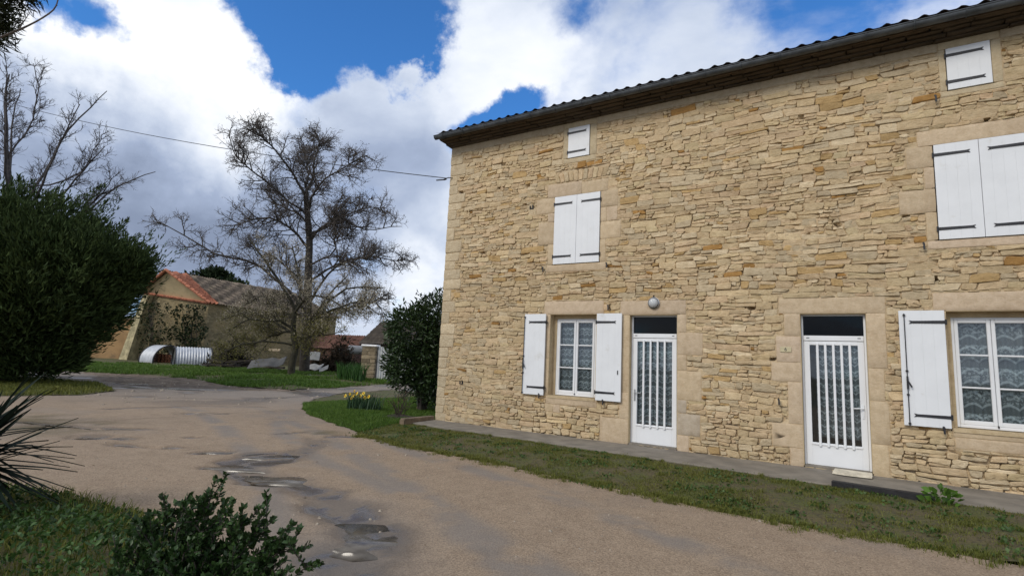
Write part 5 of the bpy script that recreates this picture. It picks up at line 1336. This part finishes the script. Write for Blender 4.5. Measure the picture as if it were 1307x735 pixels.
def tile_patch(name, c00, c10, c01, c11, pitch, rows, amp, mat, jitter=.0):
    """c00-c10 along the eave, c01-c11 along the ridge"""
    c00, c10, c01, c11 = map(V3, (c00, c10, c01, c11)); L = np.linalg.norm(c10-c00); nt = max(2, int(L/pitch)); nu = nt*6
    nrm = unit(np.cross(c10-c00, c01-c00)); nrm = nrm if nrm[2] > 0 else -nrm; Vv = []
    for r in range(rows):
        for e_ in (0, 1):
            t = (r+e_*.98)/rows
            for i in range(nu+1):
                u = i/nu; k = math.floor(u*nt); p_ = (c00*(1-u)+c10*u)*(1-t)+(c01*(1-u)+c11*u)*t
                Vv.append(p_+nrm*(amp*math.cos(u*nt*2*math.pi)+(.05 if not e_ else .0)+jitter*math.sin(k*7.3+r*3.7)))
    Q_ = []; w_ = nu+1
    for r in range(rows*2-1):
        for i in range(nu): a = r*w_+i; Q_.append((a, a+1, a+w_+1, a+w_))
    return blocal(mesh_np(name, Vv, [np.array(Q_)], mat, smooth=False))
eB = Vector(up(Bv, zB+.02))+fdir*.35+fn*.25-Vector((0, 0, .12)); sdir = (Ev-Bv).normalized(); rdir = (Qk-Pk).normalized()
ePk = Pk+fn*.30+Vector((0, 0, .12)); cut = .75
eB2 = eB+sdir*cut; P2k = ePk+rdir*2.1; eE = Vector(up(Ev, zE+.0))+fdir*.3+sdir*.3; Qe = Qk+rdir*.3+Vector((0, 0, .08))
tile_patch('roof', eB, eB2, ePk, P2k, .30, 9, .085, M['redtile'], .015)
tile_patch('roof', eB2-Vector((0, 0, .03)), eE, P2k-Vector((0, 0, .05)), Qe, .26, 12, .05, M['greytile'], .03)
eA = Vector(up(Av, zA))-fdir*.35+fn*.25-Vector((0, 0, .12)); eF = Vector(up(Fv, zA-.1))
tile_patch('roof', eF, eA, Qe-Vector((0, 0, .02)), ePk-Vector((0, 0, .02)), .26, 12, .05, M['greytile'], .02)
for (s_, e_, nm) in ((eA, ePk, 'verge_tiles'), (eB, ePk, 'verge_tiles')):       # half round tiles up the gable edges and along the ledge
    b = MB(); N = 11
    for i in range(N):
        p0 = s_+(e_-s_)*(i/N); p1 = s_+(e_-s_)*((i+1.08)/N); b.tube([p0+Vector((0, 0, .06)), p1+Vector((0, 0, .01))], [.15, .12], 8)
    blocal(b.build(nm, M['redtile']))
b = MB(); N = 24
for i in range(N):
    p0 = Vector(up(Av, zA)).lerp(Vector(up(Bv, zB)), i/N); p1 = Vector(up(Av, zA)).lerp(Vector(up(Bv, zB)), (i+.93)/N)
    b.obox((p0+p1)/2+fn*.12, (p1-p0)/2, fn*.16, (0, 0, .055)); b.obox((p0+p1)/2+fn*.08-Vector((0, 0, .11)), (p1-p0)*.46, fn*.09, (0, 0, .045))
blocal(b.build('string_course', M['redtile']))
b = MB(); q0 = at(163, 455, 48.6); q0.z = -.15; t0 = at(187, 376, 48.9)                       # leaning corner buttress
b.add([tuple(q0-fdir*.45+fn*.5), tuple(q0+fdir*.45+fn*.5), tuple(q0+fdir*.45-fn*.6), tuple(q0-fdir*.45-fn*.6)]+[tuple(t0-fdir*.30+fn*.10), tuple(t0+fdir*.25+fn*.10), tuple(t0+fdir*.25-fn*.5), tuple(t0-fdir*.3-fn*.5)],
      [(3, 2, 1, 0), (4, 5, 6, 7), (0, 1, 5, 4), (1, 2, 6, 5), (2, 3, 7, 6), (3, 0, 4, 7)])
blocal(b.build('buttress', simple('pale_buttress_stone', (.42, .36, .21), .95, .35, 2.5, bump=.03, bscale=8, dirt=((.20, .18, .10), 1.6, .55))))

# ochre wall left of the barn
a_ = at(40, 455, 50.5); c_ = at(168, 455, 50.5); a_.z = c_.z = -.15; d_ = (c_-a_); q_ = Vector((-d_.y, d_.x, 0)).normalized()
b = MB(); b.obox((a_+c_)/2+Vector((0, 0, 1.95)), d_/2, q_*.25, (0, 0, 1.95)); ow = thing('ochre_wall', 'ochre rendered yard wall running left from the barn, behind the conifer', 'wall', tuple((a_+c_)/2))
o = b.build('wall_body', M['ochre']); o.parent = ow; o.matrix_parent_inverse = Matrix.Translation(-ow.location)
b = MB(); nseg = 24
for i in range(nseg): b.obox(a_+d_*((i+.5)/nseg)+Vector((0, 0, 3.98)), d_/nseg*.48, q_*.34, (0, 0, .07))
o = b.build('coping', M['greytile']); o.parent = ow; o.matrix_parent_inverse = Matrix.Translation(-ow.location)

# ivy on the gable
M['ivy'] = leafmat('ivy_leaf', (.010, .020, .008), (.030, .048, .016), .5, .1, 2)
def ivy(px0, px1, py0, py1, label, N):
    cx = (px0+px1)/2; t = lambda px: min(1, max(0, (px-178)/(258-178))); D_ = lambda px: 49-1.5*t(px)-.2
    base = at(cx, 458, D_(cx)); base.z = -.1; th_ = thing('ivy', label, 'ivy', tuple(base)); P = []
    while len(P) < N:
        x = random.uniform(px0, px1); y = random.uniform(py0, py1); f = float(fbm(x*.22, y*.11, 141+int(px0), 4)); e_ = min(x-px0, px1-x)/(px1-px0)*2; e2 = min(y-py0, (py1-y)*3)/(py1-py0)*2
        if f+.16*e_+.06*e2 > .56: P.append(V3(at(x, y, D_(x)-random.uniform(0, .22))))
    P = np.array(P)-V3(base); d = V3(fn)+rng.normal(0, .6, (N, 3))+[0, 0, -.3]; d /= np.linalg.norm(d, axis=1, keepdims=True)
    leaves('foliage', P, d, rng.uniform(.12, .24, N), M['ivy'], th_, .8, .2)
    w0 = Wood()
    for i in range(5):
        x = random.uniform(px0+(px1-px0)*.3, px1-(px1-px0)*.3); w0.path(smooth_path([V3(at(x, 460, D_(x)-.1))-V3(base), V3(at(x+random.uniform(-3, 3), (py0+460)/2, D_(x)-.1))-V3(base), V3(at(x+random.uniform(-6, 6), py0+8, D_(x)-.1))-V3(base)], 8), np.linspace(.05, .015, 8), 5)
    w0.build('stem', M['bark'], th_)
ivy(176, 216, 386, 458, 'thin ragged ivy patch on the barn gable, near the leaning buttress', 700)
ivy(216, 266, 388, 464, 'dense dark ivy patch on the barn gable, above the corrugated shelter', 1900)

# corrugated iron shelters with old logs inside
M['corr'] = simple('pale_corrugated_iron', (.52, .54, .57), .45, .15, 3, metal=.15, dirt=((.36, .33, .30), 1.4, .62))
M['galv'] = simple('dull_galvanised_sheet', (.10, .10, .10), .6, .25, 2, metal=.0, dirt=((.18, .13, .09), 1.2, .6))
M['rust'] = simple('rusty_brown', (.19, .075, .035), .9, .5, 4)
def halfpipe(name, label, c, ax, L, R, ribs, a0=-12, a1=192):
    ax = Vector(ax).normalized(); sd_ = Vector((-ax.y, ax.x, 0)); t = thing(name, label, 'shelter', tuple(c)); b = MB(); nl = ribs*6; na = 26; vs = []
    for i in range(nl+1):
        for j in range(na+1):
            an = math.radians(a0+(a1-a0)*j/na); r = R+.035*math.cos(i/6*2*math.pi); vs.append(tuple(ax*(L*(i/nl-.5))+sd_*r*math.cos(an)+Vector((0, 0, r*math.sin(an)+.22*R))))
    b.add(vs, [(i*(na+1)+j, i*(na+1)+j+1, (i+1)*(na+1)+j+1, (i+1)*(na+1)+j) for i in range(nl) for j in range(na)])
    b.build('sheet', M['corr'], t, smooth=True, normals=False)
    for e_ in (-.5, .5):
        rb = MB(); rb.tube([tuple(ax*L*e_+sd_*R*math.cos(math.radians(a0+(a1-a0)*j/na))+Vector((0, 0, R*math.sin(math.radians(a0+(a1-a0)*j/na))+.22*R))) for j in range(na+1)], .06, 6); rb.build('rim', M['iron'], t)
    return t
latv = Vector((_R0.x, _R0.y, 0)); bkv = Vector((-_R0.y, _R0.x, 0))
c1 = at(243.5, 469, 42.3); c1.z = -.10; halfpipe('corrugated_shelter', 'pale ribbed corrugated iron arch lying side on in front of the ivy', c1, latv*.80+bkv*.60, 2.5, 1.22, 13)
mc = at(215, 467, 44.3); mc.z = -.10; ax2 = (latv*-.85+bkv*.52).normalized(); c2 = mc+ax2*1.15; c2.z = -.1
halfpipe('corrugated_shelter', 'open ended corrugated iron arch tilted towards the drive, rusty logs inside', c2, ax2, 2.3, 1.25, 11)
lm = M['rust']
for i in range(14):
    px = 203+(i % 5)*4.2+random.uniform(-1, 1); hz = .12+.23*(i//5); q = at(px, 467, 44.5); q.z = hz
    b = MB(); b.tube([(0, 0, 0), tuple(ax2*.55+Vector((0, 0, .02))), tuple(ax2*1.1)], [.13, .125, .115], 9); o = b.build('log', lm); o.location = tuple(q)
    tag(o, 'rusty brown log in the pile inside the open corrugated arch', 'log', 'logs stacked in the open corrugated arch')

# junk heap along the barn
M['junk'] = simple('dark_rotten_timber', (.035, .028, .022), .9, .5, 5)
M['sheetwhite'] = simple('dirty_white_sheet', (.36, .36, .35), .7, .15, 3, dirt=((.35, .32, .27), 2, .58))
random.seed(11)
for i in range(16):
    px = random.uniform(270, 345); D_ = random.uniform(37.5, 41); q = at(px, 468, D_); q.z = random.uniform(-.05, .45)
    L = random.uniform(.6, 1.5); an = random.uniform(-.5, .5); d = (latv*math.cos(an)+bkv*math.sin(an)+Vector((0, 0, random.uniform(-.35, .45)))).normalized(); s_ = d.cross(Vector((0, 0, 1))).normalized()
    b = MB(); b.obox((0, 0, .12), d*L, s_*random.uniform(.06, .14), d.cross(s_)*random.uniform(.03, .09)); o = b.build('timber', M['junk']); o.location = tuple(q)
    tag(o, 'dark rotten timber thrown on the junk heap by the barn wall', 'timber', 'timbers on the junk heap')
def heap(px0, px1, D_, h, label, mat, name='brush_heap', N=2600):
    a = at(px0, 468, D_); b_ = at(px1, 468, D_); a.z = b_.z = -.1; mid = (a+b_)/2; t = thing(name, label, 'heap', tuple(mid)); L = (b_-a).length/2
    P = rng.normal(0, .45, (N, 3)); P[:, 0] = np.clip(P[:, 0], -1, 1); z = np.abs(P[:, 2])*h*(1-.5*P[:, 0]**2)*(.6+.8*vnoise(P[:, 0]*4, P[:, 1], 151)); W2 = P[:, :1]*L*V3(latv)+P[:, 1:2]*1.1*V3(bkv); W2[:, 2] = z
    d = rng.normal(size=(N, 3)); d /= np.linalg.norm(d, axis=1, keepdims=True); leaves('brush', W2, d, rng.uniform(.2, .55, N), mat, t, .22, .3)
heap(268, 322, 41.5, 1.5, 'dark tangled brush heap between the corrugated arch and the tall tree', leafmat('dark_brush', (.012, .011, .009), (.035, .030, .020), .9, 0, 1))
heap(395, 462, 41, 1.9, 'dark bramble heap between the tall tree and the gate post', leafmat('bramble', (.022, .018, .012), (.055, .040, .025), .9, .05, 1), 'bramble_heap', 3400)
def bentsheet(name, label, cat, px, py, D_, L, Wd, an, prof, mat, roll=0.0, ribs=9, tilt=0.0):
    q = at(px, py, D_); d = latv*math.cos(an)+bkv*math.sin(an); s_ = Vector((-d.y, d.x, 0)); s_ = (s_*math.cos(tilt)+Vector((0, 0, math.sin(tilt)))); b = MB(); nl = 22; nw = ribs*4; vs = []
    for i in range(nl+1):
        t = i/nl; k = t*(len(prof)-1); j = min(int(k), len(prof)-2); z = prof[j]+(prof[j+1]-prof[j])*(k-j)
        for w_ in range(nw+1):
            u = w_/nw-.5; vs.append(d*L*(t-.5)+s_*Wd*u+Vector((0, 0, z+.018*math.cos(w_/4*2*math.pi)+roll*u)))
    b.add(vs, [(i*(nw+1)+w_, i*(nw+1)+w_+1, (i+1)*(nw+1)+w_+1, (i+1)*(nw+1)+w_) for i in range(nl) for w_ in range(nw)]); o = b.build(name, mat, smooth=True, normals=False); o.location = tuple(q)
    sm = o.modifiers.new('thickness', 'SOLIDIFY'); sm.thickness = .02
    return tag(o, label, cat)
bentsheet('metal_sheet', 'bent grey corrugated metal sheet lying on the junk heap left of the tree trunks', 'metal sheet', 341, 464, 37, 2.4, .9, .1, [-.15, -.02, .02, .12, .06, .28], M['galv'], .1, tilt=.55)
bentsheet('white_sheet', 'white panel leaning upright just right of the tall tree trunk', 'panel', 401, 455, 39.5, .8, .7, .2, [0, .05, 0], M['sheetwhite'], .0, 2, tilt=1.1)
bentsheet('white_sheet', 'white panel lying flat in front of the brambles right of the trunk', 'panel', 402, 469, 38.8, 1.1, .7, -.2, [0, .06, -.05, .1], M['sheetwhite'], .0, 2, tilt=.6)
bentsheet('white_sheet', 'small tilted white board pointing up beside the flat white panel', 'panel', 413, 471, 38.2, .6, .4, .2, [-.15, .15], M['sheetwhite'], .0, 1, tilt=.8)
bentsheet('white_sheet', 'small whitish scrap lying in the grass at the foot of the tall tree', 'scrap', 394, 480.5, 34, .5, .35, .0, [0, .05, 0], M['sheetwhite'], .0, 1, tilt=.3)
bentsheet('wooden_board', 'pale wooden board resting level on the dark brush left of the trunks', 'board', 350, 447, 41.5, .9, .25, .1, [0, .02], simple('pale_board', (.34, .27, .18), .9, .3, 4), .0, 1, tilt=.8)
tq = at(455, 452, 43); zc = at(455, 446.5, 43).z; tank = thing('white_tank', 'white cylindrical tank on a stand behind the stone gate post', 'tank', (tq.x, tq.y, -.1))
dt = (latv*.95+bkv*.3).normalized(); b = MB(); Rk = .36; prof_ = [(-.74, .12), (-.70, .28), (-.62, Rk), (.62, Rk), (.70, .28), (.74, .12)]
b.tube([dt*x+Vector((0, 0, zc+.1)) for x, r in prof_], [r for x, r in prof_], 18); b.build('body', M['sheetwhite'], tank, smooth=False)
for sgn in (-.5, .5):
    b = MB()
    for s2 in (-.25, .25): b.obox(dt*sgn+bkv*s2+Vector((0, 0, (zc-.2)/2)), latv*.03, bkv*.03, (0, 0, (zc-.15)/2))
    b.build('leg', M['iron'], tank)

# stone gate post and white sheet metal gate
pq = gnd(470, 486); Dp = fwd(pq); hp = at(470, 440, Dp).z+.12
post = thing('stone_gate_post', 'square stone gate post standing left of the white metal gate', 'gate post', tuple(pq))
st = Stones(); zc_ = 0; ps = .40
while zc_ < hp-.1:
    h_ = random.uniform(.16, .26); k = random.choice((.4, .5, .62)); z1_ = min(hp-.1, zc_+h_)
    for (a, b_) in ((-ps, -ps+2*ps*k), (-ps+2*ps*k, ps)): st.add([(a, zc_), (b_, zc_), (b_, z1_), (a, z1_)], random.uniform(.0, .03), np.array([.30, .245, .165])*(1+random.gauss(0, .16)), joint=.008, rough=.006)
    zc_ = z1_
ang = YAW
base_pts = list(st.V); Vall = []; Call = []; Qs = []; Ts = []
for r in range(4):
    co, si = math.cos(ang+r*math.pi/2), math.sin(ang+r*math.pi/2); arr = np.array(base_pts); arr[:, 1] -= ps; Vall.append(np.stack([arr[:, 0]*co-arr[:, 1]*si, arr[:, 0]*si+arr[:, 1]*co, arr[:, 2]], -1)); Qs.append(np.array(st.Q)+r*st.n); Ts.append(np.array(st.T)+r*st.n); Call.append(np.array(st.C))
mesh_np('shaft', np.concatenate(Vall), [np.concatenate(Qs), np.concatenate(Ts)], M['stone'], post, np.concatenate(Call))
b = MB(); b.box(-.47, .47, -.47, .47, hp-.1, hp+.02, .03); b.col = (.26, .215, .145); o = b.build('cap', M['dressed'], post, col=True); o.rotation_euler = (0, 0, YAW)
gq = gnd(480, 487); Dg = fwd(gq)+.25; ga = at(478.5, 486, Dg); gb_ = at(545, 489, Dg+.2); ga.z = gb_.z = -.08; gd = (gb_-ga); Lg = gd.length; gd.normalize(); gnr = Vector((-gd.y, gd.x, 0)); hg = at(480, 442, Dg).z+.08
gate = thing('metal_gate', 'white corrugated sheet metal gate half hidden by the evergreen shrub', 'gate', tuple(ga))
b = MB(); nn = 120; vs = []
for i in range(nn+1):
    for z in (.06, hg*.5, hg): vs.append(tuple(gd*(.05+(Lg-.1)*i/nn)+gnr*.022*math.cos(i*2*math.pi/6)+Vector((0, 0, z))))
b.add(vs, [(i*3+j, i*3+j+1, (i+1)*3+j+1, (i+1)*3+j) for i in range(nn) for j in range(2)]); b.build('panel', simple('weathered_white_sheet', (.50, .51, .50), .6, .15, 2, dirt=((.36, .34, .27), 2.2, .55)), gate, normals=False)
b = MB()
for z in (.1, hg*.55, hg-.05): b.obox(gd*Lg*.5+gnr*.06+Vector((0, 0, z)), gd*Lg*.5, gnr*.025, (0, 0, .025))
for x in (.03, Lg-.03): b.obox(gd*x+gnr*.05+Vector((0, 0, hg*.5)), gd*.03, gnr*.03, (0, 0, hg*.5))
b.build('gate_frame', M['galv'], gate)

# sheds beyond the trees
def shed(name, label, px0, px1, D0, D1, zw, zr, wm_, rm_, depth=5.0):
    a = at(px0, 456, D0); c = at(px1, 456, D1); a.z = c.z = -.15; d = (c-a).normalized(); q = Vector((-d.y, d.x, 0)); L = (c-a).length; t = thing(name, label, 'shed', tuple(a)); b = MB()
    b.obox(d*L/2+q*depth/2+Vector((0, 0, zw/2)), d*L/2, q*depth/2, (0, 0, zw/2)); b.build('wall', wm_, t)
    c00 = -d*.25-q*.35+Vector((0, 0, zw+.02)); c10 = d*(L+.25)-q*.35+Vector((0, 0, zw+.02)); c01 = -d*.25+q*depth/2+Vector((0, 0, zr)); c11 = d*(L+.25)+q*depth/2+Vector((0, 0, zr)); b00 = -d*.25+q*(depth+.35)+Vector((0, 0, zw)); b10 = d*(L+.25)+q*(depth+.35)+Vector((0, 0, zw))
    nrows = 8
    for (e0, e1) in ((c00, c10), (b10, b00)):
        r0, r1 = (c01, c11) if e0 is c00 else (c11, c01); o = tile_patch('roof', e0, e1, r0, r1, .26, nrows, .045, rm_, .02); o.parent = t; o.matrix_parent_inverse = Matrix.Identity(4)
    for s_ in (0, 1):
        g_ = MB(); o0 = d*(L*s_); g_.add([o0+Vector((0, 0, zw)), o0+q*depth+Vector((0, 0, zw)), o0+q*depth/2+Vector((0, 0, zr-.08))], [(0, 1, 2)]); g_.build('gable', wm_, t, normals=False)
    return t
shed('brick_shed', 'low reddish brown shed showing behind the tall tree trunk', 388, 452, 56, 55, 2.0, 3.6, simple('red_brown_wall', (.14, .075, .055), .95, .4, 1.2, bump=.02, bscale=8), simple('dull_red_tiles', (.15, .075, .055), .9, .35, 2), 4)
shed('dark_shed', 'dark shed with a tiled roof behind the gate and the evergreen shrub', 462, 560, 52, 47, 2.6, 5.0, simple('dark_wall', (.09, .075, .055), .95, .3, 1.2), simple('dark_tiles', (.075, .062, .05), .9, .35, 2), 5)
# rough hedge closing the view at the back
X = rng.random(9000); N = len(X); px_ = 300+X*330; Hh = (2.2+2.2*fbm(X*14, X*3, 161, 4))
P = np.array([V3(at(px_[i], 455, 70+random.uniform(-2, 2))) for i in range(N)]); P[:, 2] = -.1+Hh*rng.random(N)**.6
tag(leaves('hedgerow', P, rdirs(N, .4), rng.uniform(.35, .8, N), leafmat('hedge_brush', (.030, .028, .014), (.07, .062, .03), .9, .1, .3), None, .4, .3), 'rough brown hedgerow along the back of the yard', 'hedgerow', kind='stuff')

# overhead cable to the house corner
c0 = Vector((-.02, -.10, 5.93)); c1 = at(-260, 20, 34.0); pts = []
for i in range(41):
    t = i/40; p_ = c0.lerp(c1, t); p_.z -= 1.5*4*t*(1-t); pts.append(p_)
cab = thing('overhead_cable', 'thin black overhead cable running from the house corner to the left', 'cable', tuple(c0))
b = MB(); b.tube([p-c0 for p in pts], .011, 5); b.build('wire', M['iron'], cab)
b = MB(); b.tube([(.12, .11, .02), (.02, .02, .02), (-.03, 0, 0)], .012, 6); b.tube([(-.10, -.015, -.03), (-.03, -.005, -.01)], [.02, .028], 8); b.tube([(-.35, .0, .0), (-.12, 0, -.02)], .016, 6); b.build('wall_bracket', M['iron'], cab)
